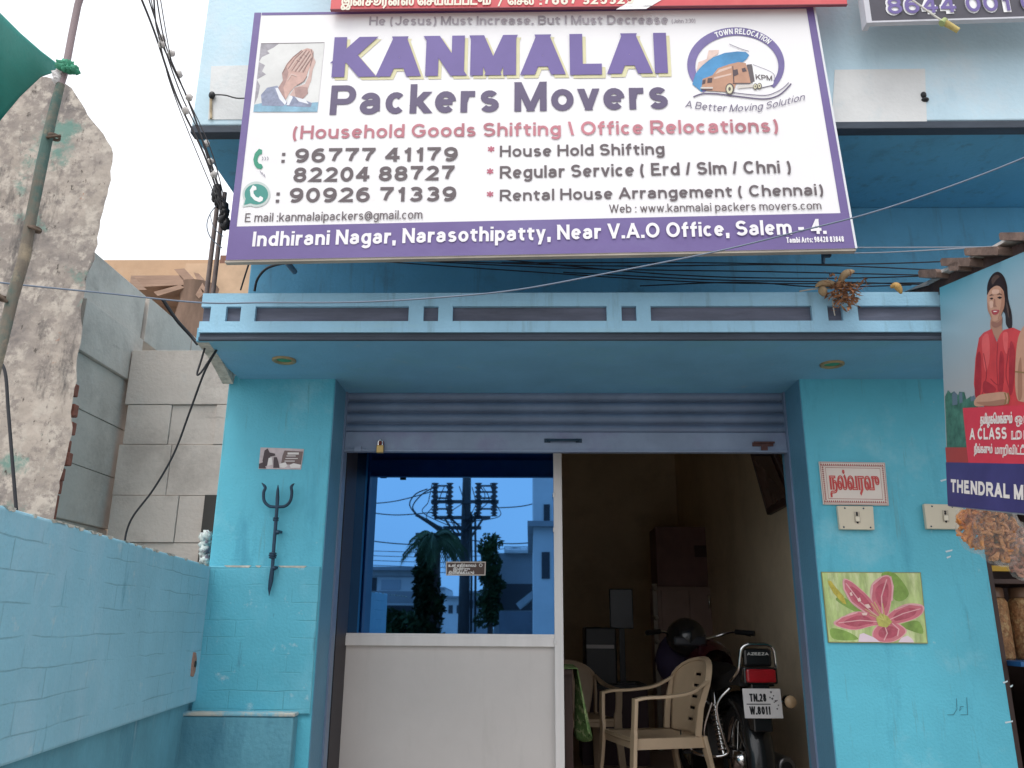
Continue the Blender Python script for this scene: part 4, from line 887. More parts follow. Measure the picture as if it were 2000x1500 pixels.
def po_shape(name, polys, m_, k, sm=False):
    b = MB()
    for i, p in enumerate(polys): b.poly([fpo(x, y, k+i*6e-5) for x, y in (soft(p) if sm else p)])
    return b.build(name, m_, ps)
m_city = mat('print_city', (.06, .16, .12), .4, .5, 25)
po_shape('city_print', [[(1846, 775), (1852, 762), (1858, 768), (1864, 764), (1872, 772), (1874, 765), (1884, 766), (1888, 780), (1896, 774), (1910, 778), (1912, 900), (1851, 900)]], m_city, .0010)
po_shape('towers_print', [[(1860, 770), (1864, 764), (1870, 770), (1871, 790), (1861, 792)], [(1874, 768), (1880, 765), (1881, 786), (1875, 788)], [(1896, 776), (1904, 772), (1905, 782), (1897, 784)]], flat('print_tower', (.12, .17, .22), .4), .0013)
m_skin = flat('poster_skin', (.52, .29, .20), .4, .06, 30); m_red = mat('poster_red', (.56, .055, .06), .4, .15, 12); m_hair = flat('poster_hair', (.025, .014, .014), .4)
po_shape('hair', [[(1929, 572), (1931, 550), (1940, 535), (1950, 531), (1960, 538), (1967, 556), (1970, 584), (1977, 616), (1976, 644), (1966, 634), (1962, 610), (1940, 600)]], m_hair, .0014, True)
po_shape('neck', [[(1937, 620), (1957, 616), (1958, 642), (1965, 654), (1954, 668), (1943, 656), (1936, 650)]], flat('poster_neck', (.42, .22, .15), .4), .0016, True)
po_shape('red_dress', [[(1938, 642), (1941, 652), (1948, 668), (1955, 652), (1962, 644), (1980, 640), (1993, 646), (2012, 655), (2040, 700), (2040, 800), (1930, 800), (1908, 782), (1903, 750), (1906, 700), (1913, 660), (1922, 650)]], m_red, .0018)
po_shape('face', [[(1930, 572), (1935, 563), (1945, 558), (1958, 562), (1963, 578), (1963, 596), (1958, 612), (1952, 624), (1943, 628), (1937, 622), (1931, 604), (1929, 588)]], m_skin, .0021, True)
po_shape('fringe', [[(1929, 576), (1932, 556), (1942, 540), (1955, 540), (1964, 556), (1966, 580), (1961, 568), (1953, 559), (1944, 559), (1935, 566)]], m_hair, .0024, True)
po_shape('eyes', [[(1934, 583), (1939, 581), (1942, 583), (1938, 585.5)], [(1949, 581), (1954, 579), (1959, 581), (1954, 584)], [(1933, 578), (1938, 575), (1943, 577), (1938, 577)], [(1948, 576), (1954, 573), (1960, 576), (1954, 575)]], m_hair, .0027)
po_shape('nose_shadow', [[(1943, 584), (1945, 584), (1946, 596), (1949, 599), (1943, 600), (1941, 598)]], flat('poster_shadow', (.34, .17, .12), .4), .0027)
po_shape('lips', [[(1938, 607), (1944, 605), (1953, 606), (1950, 613), (1944, 615), (1940, 613)]], flat('poster_lips', (.40, .06, .07), .4), .0027, True)
po_shape('teeth', [[(1941, 607.8), (1945, 607.4), (1950, 607.8), (1947, 609.3), (1943, 609.5)]], flat('poster_teeth', (.80, .76, .72), .4), .0030)
po_shape('crossed_arms', [[(1904, 784), (1914, 772), (1936, 768), (1964, 766), (1970, 776), (1966, 790), (1930, 792), (1908, 794)], [(1990, 660), (2010, 640), (2015, 770), (1994, 784), (1986, 770), (1984, 730)]], m_skin, .0024, True)
b = MB()
for i, ln in enumerate(([(1964, 767), (1967, 778), (1964, 790)], [(1970, 767), (1973, 778), (1970, 789)], [(1984, 726), (2004, 728)])):
    v2, f2 = stroke_mesh(ln, 2.4); b.add([fpo(p.x, p.y, .0028+i*6e-5) for p in v2], f2)
b.build('bangles', flat('bangle', (.25, .16, .06), .3), ps)
b = MB()
for i, ln in enumerate(([(1950, 670), (1948, 710), (1951, 764)], [(1922, 690), (1928, 730), (1920, 770)], [(1972, 680), (1966, 730), (1974, 764)], [(1936, 740), (1950, 752), (1962, 746)])):
    v2, f2 = stroke_mesh([(p.x, p.y) for p in crom([(x, y, 0) for x, y in ln], 5)], 1.6); b.add([fpo(p.x, p.y, .0021+i*6e-5) for p in v2], f2)
b.build('dress_folds', flat('fold_red', (.33, .03, .04), .4), ps)
po_shape('hair_lights', [[(1938, 545), (1946, 537), (1954, 540), (1948, 546), (1940, 556)], [(1966, 590), (1971, 600), (1973, 622), (1969, 612)]], flat('poster_hair_light', (.09, .055, .045), .4), .0026, True)
po_shape('face_shade', [[(1957, 566), (1963, 578), (1963, 598), (1957, 614), (1950, 624), (1954, 608), (1957, 590)], [(1930, 590), (1934, 604), (1940, 624), (1935, 616), (1930, 604)]], flat('poster_skin_shade', (.40, .20, .13), .4), .0023, True)
po_shape('face_light', [[(1934, 590), (1940, 588), (1942, 598), (1936, 602)], [(1940, 566), (1952, 566), (1951, 573), (1940, 574)]], flat('poster_skin_light', (.66, .42, .32), .4), .0024, True)
po_shape('throat_shade', [[(1938, 628), (1950, 630), (1958, 622), (1957, 634), (1946, 640), (1938, 636)]], flat('poster_throat', (.30, .14, .10), .4), .0020, True)
po_shape('dress_shade', [[(1908, 700), (1916, 690), (1918, 740), (1914, 776), (1905, 770)], [(1954, 690), (1962, 700), (1960, 760), (1952, 764)], [(1974, 670), (1984, 690), (1980, 760), (1972, 764)], [(1924, 744), (1946, 758), (1940, 768), (1922, 766)]], mat('poster_red_shade', (.36, .03, .04), .4, .2, 20), .0020, True)
po_shape('dress_light', [[(1920, 660), (1932, 654), (1934, 700), (1926, 726), (1920, 690)], [(1960, 652), (1970, 652), (1968, 690), (1962, 680)]], mat('poster_red_light', (.68, .11, .11), .4, .1, 20), .00205, True)
po_shape('arm_shade', [[(1908, 786), (1936, 784), (1964, 780), (1964, 790), (1930, 793)], [(1990, 720), (1996, 700), (1998, 770), (1990, 778)]], flat('poster_arm_shade', (.36, .18, .12), .4), .0026, True)
po_shape('red_panel', [[(1882, 797), (2080, 788), (2080, 910), (1893, 904)]], mat('poster_scarlet', (.62, .05, .08), .4, .1, 6), .0034)
po_shape('red_strip', [[(1848, 874), (1890, 874), (1893, 906), (1850, 905)]], flat('poster_brick', (.36, .055, .05), .4), .0032)
po_shape('navy_band', [[(1849, 903), (2090, 908), (2090, 1012), (1853, 988)]], mat('poster_navy', (.055, .05, .17), .4, .2, 6), .0036)
m_pw = flat('poster_white', (.80, .74, .70), .4)
def po_text(s, bl_, br_, top, w, k=.004, xw=1.0, tam=False):
    O = fpo(*bl_); Q = fpo(*br_); V = fpo(bl_[0], top)-O; b = MB()
    if tam: tamil(b, s, O, Q-O, V, pn, w, k)
    else: text(b, s, O, Q-O, V, pn, w, lift=k, xw=xw)
    b.build('lettering', m_pw, ps)
po_text('தமிழகெமங்கும்', (1917, 828), (1980, 826), 813, .10, tam=True); po_text('ஒரு', (1985, 826), (2020, 825), 812, .10, tam=True)
po_text('A CLASS', (1896, 859), (1969, 858), 837, .21); po_text('மா', (1978, 858), (2018, 857), 841, .12, tam=True)
po_text('நீங்களும்', (1905, 884), (1941, 885), 871, .10, tam=True); po_text('மாறிவிட்டீர்', (1946, 886), (2010, 888), 873, .10, tam=True)
po_text('THENDRAL M', (1859, 961), (2002, 977), 936, .24, xw=1.1)
# stall with shelves behind the poster
XS0 = XR+.06
sl_ = thing('snack_stall', (XS0, .2, 0), 'dark wooden snack stall with a blue front beside the right pillar', 'stall')
b = MB(); b.box(XS0+.9, XS0+.95, -.3, .9, 0, 2.5); b.box(XS0-.02, XS0+.95, .9, .95, 0, 2.5); b.build('back_boards', m_wood, sl_)
b = MB(); b.box(XS0-.03, XS0+.012, .10, .16, 0, 2.4); b.build('post', m_wood, sl_)
zsh = P(1990, 1290, .15).z
b = MB(); b.box(XS0+.016, XS0+.9, .0, .55, zsh-.02, zsh); b.build('shelf', flat('blue_shelf', (.02, .10, .26), .5), sl_)
b = MB(); b.box(XS0+.10, XS0+.9, .02, .05, 0, zsh-.022); b.build('blue_front', mat('blue_sheet', (.02, .12, .36), .5, .15, 4), sl_)
b = MB(); b.box(XS0+.014, XS0+.9, .16, .6, zsh+.33, zsh+.35); b.build('upper_shelf', m_wood, sl_)
b = MB(); b.box(XS0-.02, XS0+.9, .16, .20, zsh+.385, zsh+.41); b.build('yellow_strip', flat('yellow_strip', (.55, .33, .03), .5), sl_)
# snack jars on the shelf
m_jar = mat('brown_snacks', (.34, .17, .075), .55, .5, 60, .8, 90, blot=[((.5, .33, .16), 45, .5, .6)])
def jar(x, y, z, lb):
    t = thing('snack_jar', (x, y, z), lb, 'jar', 'snack jars in the stall')
    b = MB(); b.lathe((x, y, z), (0, 0, 1), [(0, 0), (0, .058), (.01, .062), (.25, .062), (.27, .05), (.272, 0)], 20); b.build('jar_body', m_jar, t)
    b = MB(); b.lathe((x, y, z+.272), (0, 0, 1), [(0, .052), (.04, .052), (.045, .045), (.045, 0)], 20); b.build('lid', flat('jar_lid', (.18, .10, .06), .4), t)
jar(XS0+.075, .26, zsh, 'tall jar of brown snacks next to the right pillar edge'); jar(XS0+.215, .26, zsh, 'tall jar of brown snacks at the right picture edge')
# snack bags hanging below the poster: clear film round loose snacks
m_film = mat('clear_film', (.85, .80, .74), .18, .03, 20, .7, 35, spec=.8)
_n = m_film.node_tree; _t = _n.nodes.new('ShaderNodeBsdfTransparent'); _ms = _n.nodes.new('ShaderNodeMixShader'); _ms.inputs[0].default_value = .13
_o = [q for q in _n.nodes if q.type == 'OUTPUT_MATERIAL'][0]; _n.links.new(_t.outputs[0], _ms.inputs[1]); _n.links.new(_n.nodes['Principled BSDF'].outputs[0], _ms.inputs[2]); _n.links.new(_ms.outputs[0], _o.inputs['Surface'])
def bag(cx, cy, w_, h_, Y, lb, col, seed):
    rr = random.Random(seed); q = P(cx, cy, Y); n = 12; vs = []; fs = []
    sx = w_/480; sz = h_/480
    t = thing('snack_bag', q, lb, 'snack bag', 'snack bags hanging below the poster')
    for i in range(n+1):
        th = math.pi*i/n
        for k in range(2*n):
            a = math.pi*k/n; j = 1+.07*math.sin(7*a+i*.7+seed)+.05*math.sin(3*a-i*1.9)+rr.uniform(-.05, .05)
            vs.append(q+Vector((sx/2*math.sin(th)**.7*math.cos(a)*j, .055*math.sin(th)*math.sin(a)*j, sz/2*math.cos(th)*(1+.1*math.cos(3*a)))))
    for i in range(n):
        for k in range(2*n): fs.append((i*2*n+k, (i+1)*2*n+k, (i+1)*2*n+(k+1) % (2*n), i*2*n+(k+1) % (2*n)))
    b = MB(); b.add(vs, fs, False); b.tube([q+Vector((0, 0, sz*.45)), q+Vector((.004, 0, sz*.62)), q+Vector((0, 0, sz*.85))], [.02, .008, .012], 8); b.build('film', m_film, t)
    b = MB()
    for i in range(150):
        d = Vector((rr.gauss(0, 1), rr.gauss(0, 1), rr.gauss(0, 1))).normalized()*rr.random()**.3*.86
        p = q+Vector((d.x*sx/2, d.y*.045, d.z*sz/2)); u = Vector((rr.gauss(0, 1), rr.gauss(0, 1), rr.gauss(0, 1))).normalized()*rr.uniform(.012, .022); v = u.orthogonal()*.5
        b.tube([p-u, p+v, p+u], [.005, .008, .005], 5)
    b.build('snacks', mat('snack_'+col[0], col[1], .7, .35, 25, blot=[(col[2], 14, .5, .6)]), t)
bag(1903, 1030, 66, 90, -.46, 'orange crumpled snack bag nearest the switch box below the poster', ('orange', (.72, .28, .06), (.46, .12, .03)), 1)
bag(1950, 1045, 90, 105, -.50, 'pale brown crumpled snack bag hanging in the middle below the poster', ('brown', (.60, .28, .11), (.36, .13, .05)), 2)
bag(1992, 1075, 62, 100, -.48, 'pinkish brown snack bag hanging lowest at the right picture edge', ('pink', (.48, .24, .17), (.28, .10, .08)), 3)
# tiled eave of the stall
ev = thing('tile_eave', P(1900, 520, -.66), 'sloping eave of weathered wooden battens and tiles above the poster', 'roof')
def fe(px, py, k=0): return PPL(px, py, po, pn)-pn*(.03-k)
b = MB(); b.prism([fe(1745, 574), fe(1790, 560), fe(1862, 522), fe(1905, 503), fe(1950, 484), fe(2060, 440), fe(2060, 470), fe(1836, 562), fe(1836, 574)], -pn*.45); b.build('roof_deck', mat('dark_roof_wood', (.075, .045, .04), .8, .35, 8, .4, 30), ev)
b = MB(); b.prism([fe(1752, 570, .004), fe(1802, 546, .004), fe(1862, 516, .004), fe(1862, 520, .004), fe(1800, 556, .004)], -pn*.3); b.build('sheet_edge', flat('zinc_edge', (.50, .48, .46), .5), ev)
rr = random.Random(6); m_til = mat('weathered_tile', (.20, .135, .11), .85, .4, 10, .6, 35, blot=[((.36, .29, .25), 8, .55, .7)])
for (x0, y0, x1, y1) in ((1802, 528, 1836, 534), (1846, 505, 1902, 512), (1893, 485, 1958, 490), (1962, 455, 2060, 462), (1862, 515, 1880, 520)):
    b = MB(); h = 15
    b.prism([fe(x0, y0+4, .05), fe(x0+3, y0, .05), fe(x1, y1-8, .05), fe(x1+3, y1-3, .05), fe(x1+2, y1+h-6, .05), fe(x0+2, y0+h, .05)], -pn*.16); b.build('tile', m_til, ev, bevel=.004)
for (x0, y0, x1, y1) in ((1836, 528, 1875, 510), (1890, 503, 1903, 496), (1932, 484, 1966, 464)):
    b = MB(); b.prism([fe(x0, y0, .03), fe(x1, y1, .03), fe(x1, y1+6, .03), fe(x0, y0+6, .03)], -pn*.1); b.build('white_patch', flat('pale_flashing', (.62, .60, .57), .6), ev)

# ------------------------------------------------------------------ dried garland on the sunshade and wires
yg = YF-.02; fgd = onY(yg); rr = random.Random(9)
gd = thing('dried_garland', fgd(1640, 580), 'bundle of dried brown mango leaves and flowers tied on the sunshade parapet', 'garland')
b = MB()
def leaf(mb, c, d, L_, w_, bend=.2, up=Vector((0, 0, 1))):
    d = d.normalized(); s1 = d.cross(Vector((rr.uniform(-1, 1), rr.uniform(-1, 1), rr.uniform(-1, 1)))).normalized(); n_ = d.cross(s1)
    a = c; m1 = c+d*L_*.5+n_*L_*bend*.5; e1 = c+d*L_+n_*-L_*bend*.2
    mb.add([a, m1+s1*w_/2, e1, m1-s1*w_/2, m1+n_*w_*.15], [(0, 1, 4), (1, 2, 4), (2, 3, 4), (3, 0, 4)])
for i in range(240):
    x = rr.gauss(1645, 17); y = 560+abs(rr.gauss(0, 22)) if rr.random() < .8 else rr.uniform(535, 570)
    c = fgd(x, min(y, 606), rr.uniform(0, .05)); leaf(b, c, Vector((rr.uniform(-1, 1), rr.uniform(-.7, .4), rr.uniform(-1, .6))), rr.uniform(.018, .05), rr.uniform(.006, .014))
b.build('leaf_bundle', mat('dried_leaf', (.32, .15, .07), .8, .6, 60, blot=[((.10, .045, .03), 50, .5, .62), ((.48, .30, .15), 35, .56, .68)]), gd)
def pod(pts, r, name='dried_pod'):
    b = MB(); pp = crom([fgd(x, y, k) for x, y, k in pts], 5); n = len(pp); b.tube(pp, [r*max(.25, math.sin(math.pi*(.12+.8*i/(n-1)))) for i in range(n)], 10); return b
m_pod = mat('dried_pod', (.36, .25, .14), .75, .35, 40, .4, 60)
pod([(1634, 560, .02), (1642, 545, .03), (1652, 538, .03), (1663, 536, .03)], .016).build('dried_pod', m_pod, gd)
pod([(1632, 562, .02), (1615, 559, .03), (1598, 560, .03), (1588, 566, .03)], .014).build('dried_pod', m_pod, gd)
pod([(1600, 566, .02), (1602, 574, .03), (1604, 584, .03)], .018).build('dried_pod', m_pod, gd)
b = MB(); b.tube(crom([fgd(1560, 571, .01), fgd(1590, 568, .02), fgd(1622, 566, .01)], 5), .003, 5); b.tube(crom([fgd(1624, 585, .01), fgd(1626, 605, .012), fgd(1629, 618, .01)], 5), .0025, 5); b.build('tying_string', flat('jute', (.45, .42, .36), .9), gd)
b = pod([(1733, 567, .03), (1741, 565, .04), (1748, 572, .04), (1752, 581, .04)], .014); tag(b.build('dried_peel', mat('dried_peel', (.50, .30, .10), .7, .4, 30)), 'curled yellow brown dried peel lying on the sunshade parapet edge', 'fruit peel')
# the long cable that crosses the front
cab = crom([P(-120, 535, -1.2), P(0, 552, -1.1), P(200, 572, -1.02), P(390, 591, -.95), P(520, 591, -.95), P(700, 590, -.95), P(860, 581, -.96), P(1010, 566, -.97), P(1190, 533, -.98), P(1400, 491, -1.0), P(1560, 452, -1.02), P(1700, 416, -1.04), P(1850, 366, -1.08), P(2000, 308, -1.12), P(2150, 240, -1.2)], 8)
b = MB(); b.tube(cab, .0030, 6); tag(b.build('service_cable', flat('slate_cable', (.16, .20, .27), .5)), 'single grey cable swinging across the front below the signboard', 'cable')
# strands behind the signboard foot
rr = random.Random(12)
ws = [(700, 503, 1100, 523, 1500, 530, 1850, 540, -.42), (760, 508, 1180, 520, 1560, 518, 1860, 528, -.44), (690, 506, 1000, 528, 1400, 552, 1810, 552, -.36), (900, 500, 1300, 536, 1600, 545, 1850, 536, -.4), (980, 515, 1350, 512, 1650, 518, 1900, 508, -.46), (1200, 500, 1500, 478, 1650, 482, 2020, 484, -.5), (1180, 505, 1500, 488, 1700, 494, 2020, 478, -.5), (1100, 530, 1400, 545, 1620, 552, 1800, 556, -.34), (1250, 560, 1450, 552, 1600, 560, 1780, 558, -.3)]
lbw = ['lowest thin dark wire', 'upper thin dark wire', 'sagging thin dark wire', 'middle thin dark wire', 'nearly level thin dark wire', 'topmost pale wire', 'pale wire just below the topmost', 'thin wire just above the parapet', 'shortest thin wire above the garland']
for i, wv in enumerate(ws):
    Y = wv[8]; pts = [P(wv[2*k], wv[2*k+1]+rr.uniform(-2, 2), Y) for k in range(4)]
    b = MB(); b.tube(crom(pts, 8), .003, 5)
    tag(b.build('wire', m_cableg if i in (5, 6) else m_cable), lbw[i]+' strung between the signboard foot and the stall roof', 'wire', 'wires between signboard and stall roof')
b = MB(); q = P(1606, 500, -.5); b.tube([q+Vector((0, 0, .02)), q+Vector((.004, -.004, -.0)), q+Vector((0, 0, -.035))], [.006, .010, .007], 8); tag(b.build('wire_hook', m_iron), 'small iron wire hook dangling under the right end of the signboard', 'hook')
# bent cable and conduit stub under the signboard's left end
cs = thing('lamp_lead', P(565, 520, -.05), 'bent black lead with a grey conduit stub under the signboard left end', 'cable')
b = MB(); b.tube(crom([P(497, 569, -.14), P(503, 545, -.16), P(520, 525, -.2), P(545, 516, -.24), P(562, 514, -.26)], 6), .006, 8); b.build('black_lead', m_cable, cs)
b = MB(); b.cyl(P(560, 512, -.26), P(575, 530, -.1), .014, 12); b.build('conduit_stub', flat('grey_conduit', (.20, .23, .28), .5), cs)
# conduits and the overhead bundle at the signboard's left side
for i, (px, lb) in enumerate(((425, 'outer thin steel conduit standing behind the left edge of the signboard'), (437, 'inner thin steel conduit standing behind the left edge of the signboard'))):
    Y = -.30; q0 = P(px, 395, Y); q1 = P(px-7, 546, Y)
    b = MB(); b.tube([Vector((q0.x, Y, q0.z+.05)), Vector((q0.x, Y, q1.z-.1))], .011, 8)
    tag(b.build('conduit_pipe', flat('rusty_conduit_%d' % i, (.17, .13, .12), .6, .3, 20)), lb, 'pipe', 'conduits beside the signboard')
rr = random.Random(21)
bund = [((270, -20), (300, 60), (345, 190), (398, 300), (434, 400), .006), ((286, -20), (313, 66), (352, 182), (402, 290), (438, 398), .004), ((298, -20), (308, 60), (338, 130), (374, 215), (436, 392), .005), ((305, -20), (322, 84), (356, 172), (392, 262), (434, 404), .004), ((292, -20), (318, 110), (333, 170), (372, 268), (430, 410), .003), ((312, -20), (332, 110), (352, 160), (410, 290), (440, 396), .003)]
lbb = ['thickest', 'leftmost thin', 'second thickest', 'rightmost straight', 'slackest', 'thinnest upper']
bund_lab = ['thickest black cable of the overhead bundle beside the building corner', 'black cable of the bundle that starts furthest left at the top', 'black cable of the bundle that bows toward the sky', 'black cable of the bundle that runs closest to the parapet', 'slack thin cable of the bundle hanging below the others', 'thin cable of the bundle that starts furthest right at the top']
m_bund = flat('sky_greyed_cable', (.075, .07, .075), .7)  # black lifted to grey, painting in the wash of bright sky behind
for i, pts in enumerate(bund):
    pp = crom([P(x+rr.uniform(-2, 2), y, -1.2+.55*k/4) for k, (x, y) in enumerate(pts[:5])], 8)
    b = MB(); b.tube(pp, pts[5]*.72, 6); o = b.build('overhead_cable', m_bund)
    tag(o, bund_lab[i], 'cable', 'overhead cable bundle by the building corner')
    for k in ((10, 18, 27) if i in (0, 2, 3) else ()):
        b = MB(); q = pp[k]; b.ball(q+Vector((.012, -.008, 0)), .014, n=6, jit=.25, rnd=rr); b.build('insulator_clip', flat('clip_white', (.55, .52, .50), .5), o)
jn = thing('cable_joint', P(432, 398, -.62), 'dark taped lump where the overhead cables meet beside the signboard', 'cable joint')
b = MB()
for k in range(7): b.ball(P(424+k*3, 372+k*11, -.60)+Vector((rr.uniform(-.01, .01), 0, 0)), .020, .02, .028, 6, .3, rr)
b.build('taped_lump', m_dark, jn)
b = MB(); b.tube(crom([P(432, 392, -.6), P(412, 415, -.62), P(404, 440, -.62), P(412, 465, -.6), P(434, 485, -.55)], 6), .0025, 5); b.tube(crom([P(410, 418, -.62), P(418, 445, -.62), P(436, 462, -.55)], 6), .002, 5); b.build('loose_ends', m_cableg, jn)
for nm, pts, r, lb in (('hanging_cable', [(405, 662, -.45), (394, 700, -.45), (385, 730, -.45), (392, 728, -.45), (408, 705, -.44), (424, 682, -.42), (400, 725, -.4), (372, 800, -.3), (340, 885, -.2), (300, 955, -.1), (262, 1005, -.02), (248, 1035, .03), (243, 1062, .04)], .0045, 'thin black cable looping from the sunshade corner down to the boundary wall'),
                       ('sloping_wire', [(318, 585, .9), (345, 625, .95), (372, 655, 1.0), (386, 672, 1.0)], .012, 'short black wire lying along the sloping top of the block wall'),
                       ('corner_wire', [(487, 512, -.3), (478, 540, -.2), (470, 566, -.1)], .004, 'short dark wire between the signboard corner and the sunshade'),
                       ('pale_wire', [(-20, 690, -.6), (8, 720, -.6), (16, 800, -.6), (24, 900, -.6), (32, 998, -.6)], .0065, 'thin dark stick standing against the decayed wall at far left'),
                       ('side_wire', [(420, 185, -.7), (440, 186, -.72), (465, 192, -.74), (500, 190, -.79)], .003, 'loose thin wire from the parapet to the signboard edge')):
    b = MB(); b.tube(crom([P(*p) for p in pts], 8), r, 6); tag(b.build(nm if nm != 'pale_wire' else 'leaning_stick', m_cable), lb, 'stick' if nm == 'pale_wire' else 'wire')
st = thing('standing_nail', P(411, 205, YO), 'rusty peg with a black knob standing on the pale parapet patch', 'peg')
b = MB(); b.tube([P(412, 188, YO-.01), P(412, 232, YO-.01)], .006, 6); b.build('rusty_peg', flat('peg_rust', (.45, .36, .24), .8, .4, 40), st)
b = MB(); b.ball(P(414, 186, YO-.015), .014, .012, .018); b.build('knob', m_dark, st)

# ------------------------------------------------------------------ bamboo pole, tarpaulin
YT = -1.35
pole = thing('tarp_pole', P(20, 640, YT), 'weathered bamboo pole leaning at far left with the green tarpaulin tied to it', 'pole')
def pt(x, y, k=0): return P(x, y, YT-k)
b = MB(); b.tube([pt(118, 165), pt(100, 235), pt(84, 310), pt(62, 420), pt(48, 500), pt(25, 580), pt(6, 660), pt(-30, 800)], [.014, .016, .0175, .017, .0185, .0175, .017, .018], 12); b.build('bamboo', mat('old_bamboo', (.20, .17, .135), .8, .45, 6, .5, 40, stretch=(1, 1, .2), blot=[((.07, .13, .115), 3, .46, .56), ((.33, .27, .19), 5, .58, .7), ((.05, .045, .04), 9, .62, .7)]), pole)
for (x0, y0, x1, y1) in ((92, 268, 119, 265), (56, 442, 80, 452), (-2, 575, 14, 590)):
    b = MB(); b.tube([pt(x0, y0, .015), pt((x0+x1)/2, (y0+y1)/2, .028), pt(x1, y1, .02)], .005, 6); b.lathe((pt(x0, y0)+pt(x1, y1))/2-Vector((0, 0, .008)), (.12, 0, 1), [(0, .019), (.003, .0205), (.009, .0205), (.012, .019)], 12); b.build('wire_tie', flat('rust_wire', (.10, .07, .05), .8, .3, 40), pole)
b = MB(); b.tube([pt(165, -30), pt(152, 10), pt(140, 70), pt(128, 135), pt(117, 170)], .012, 10); b.build('upper_rod', mat('purple_grey_rod', (.26, .20, .21), .6, .2, 8, stretch=(1, 1, .3)), pole)
rr = random.Random(14)
b = MB()
for k in range(10): b.ball(pt(118+k*3, 130+rr.uniform(-6, 8), .02), .018, .016, .013, 5, .35, rr)
b.build('green_knot', mat('green_cloth', (.05, .28, .17), .7, .4, 40), pole)
b = MB()
for k in range(6): b.ball(pt(108+rr.uniform(-4, 10), 140+k*3.5, .01), .013, n=5, jit=.3, rnd=rr)
b.build('white_rag', flat('white_rag', (.62, .60, .60), .8), pole)
b = MB(); n = 12; vs = []; fs = []
up_e = [(-60, -30), (0, 25), (40, 65), (80, 100), (122, 132)]; lo_e = [(-60, 320), (0, 236), (40, 188), (80, 150), (118, 138)]
def lerp_e(e, t):
    k = min(int(t*4), 3); f = t*4-k; return (e[k][0]+(e[k+1][0]-e[k][0])*f, e[k][1]+(e[k+1][1]-e[k][1])*f)
for i in range(n+1):
    a = lerp_e(up_e, i/n); c = lerp_e(lo_e, i/n)
    for j in range(n+1):
        t = j/n; vs.append(P(a[0]+(c[0]-a[0])*t, a[1]+(c[1]-a[1])*t, YT-.02+.45*t*(1-i/n)-.05*math.sin(t*3.1)*(1-i/n)))
for i in range(n):
    for j in range(n): fs.append((i*(n+1)+j, i*(n+1)+j+1, (i+1)*(n+1)+j+1, (i+1)*(n+1)+j))
b.add(vs, fs, True); tag(b.build('tarpaulin', mat('green_tarpaulin', (.012, .23, .20), .45, .12, 4, .1, 80), None, solid=.003), 'green tarpaulin corner stretched to the bamboo pole in the upper left', 'tarpaulin')

# ------------------------------------------------------------------ ochre house behind
YHs = 7.0
nh = thing('neighbour_house', P(330, 560, YHs), 'ochre flat roofed house behind the block wall with stacked timber on it', 'house')
q0 = P(150, 508, YHs); q1 = P(560, 505, YHs)
b = MB(); b.box(q0.x-1.5, q1.x, YHs, YHs+4, 0, q0.z); b.build('wall', mat('ochre_plaster', (.50, .33, .21), .85, .12, 1.2, .2, 20, blot=[((.58, .42, .29), 1.5, .5, .7), ((.38, .24, .15), 3, .6, .75)]), nh)
b = MB(); z_ = P(330, 538, YHs-1).z+.1; xa_, xb_ = P(255, 545, YHs-1).x, P(372, 545, YHs-1).x; b.box(xa_, xb_, YHs-1.0, YHs-.002, z_-.30, z_-.1); b.build('ledge', mat('dusty_ledge', (.33, .225, .17), .9, .25, 6, .3, 20, stretch=(.3, 1, 4)), nh)
b = MB(); b.box(xa_-.2, xb_+.5, YHs-.01, YHs-.003, z_-2.4, z_+.1); b.build('dark_interior_sheet', flat('dark_brown_void', (.085, .05, .04), .9, .3, 3), nh)  # dark sheet on the wall that paints in the unlit interior
b = MB(); xc, xd = P(440, 540, YHs).x, P(480, 540, YHs).x; z2 = P(440, 548, YHs).z; b.box(xc, xd+.6, YHs-.25, YHs-.005, z2, q0.z-.05); b.build('brown_shutter', mat('red_brown_boards', (.20, .10, .07), .7, .3, 6, stretch=(5, 1, .3)), nh)
b = MB(); b.box(P(395, 560, YHs).x, xd+.6, YHs-.6, YHs-.004, P(440, 566, YHs).z-.8, z2-.01); b.build('parapet_step', flat('ochre_step', (.52, .36, .24), .9, .15, 3), nh)
b = MB(); xk = P(384, 600, YHs-1.3).x; b.lathe((xk, YHs-1.3, 0), (0, 0, 1), [(0, .32), (P(384, 640, YHs-1.3).z, .26), (P(384, 590, YHs-1.3).z, .21), (P(384, 560, YHs-1.3).z, .24)], 14); b.build('timber_post', mat('grey_brown_trunk', (.20, .13, .095), .9, .35, 5, .8, 14, stretch=(1, 1, .2)), nh)
def yb(px, py, k=0): return P(px, py, YHs-1.5-k)
for (pts, nm) in (([(340, 526), (360, 524), (400, 572), (388, 583)], 'plank'), ([(378, 532), (388, 534), (402, 568), (396, 572)], 'plank'), ([(262, 541), (352, 538), (366, 556), (280, 560)], 'plank'), ([(300, 570), (352, 556), (360, 562), (308, 578)], 'plank')):
    b = MB(); b.prism([yb(*p) for p in pts], (0, .18, 0)); b.build(nm, mat('pale_plank', (.34, .22, .16), .85, .25, 5, .3, 20, stretch=(.3, 1, 2)), nh)

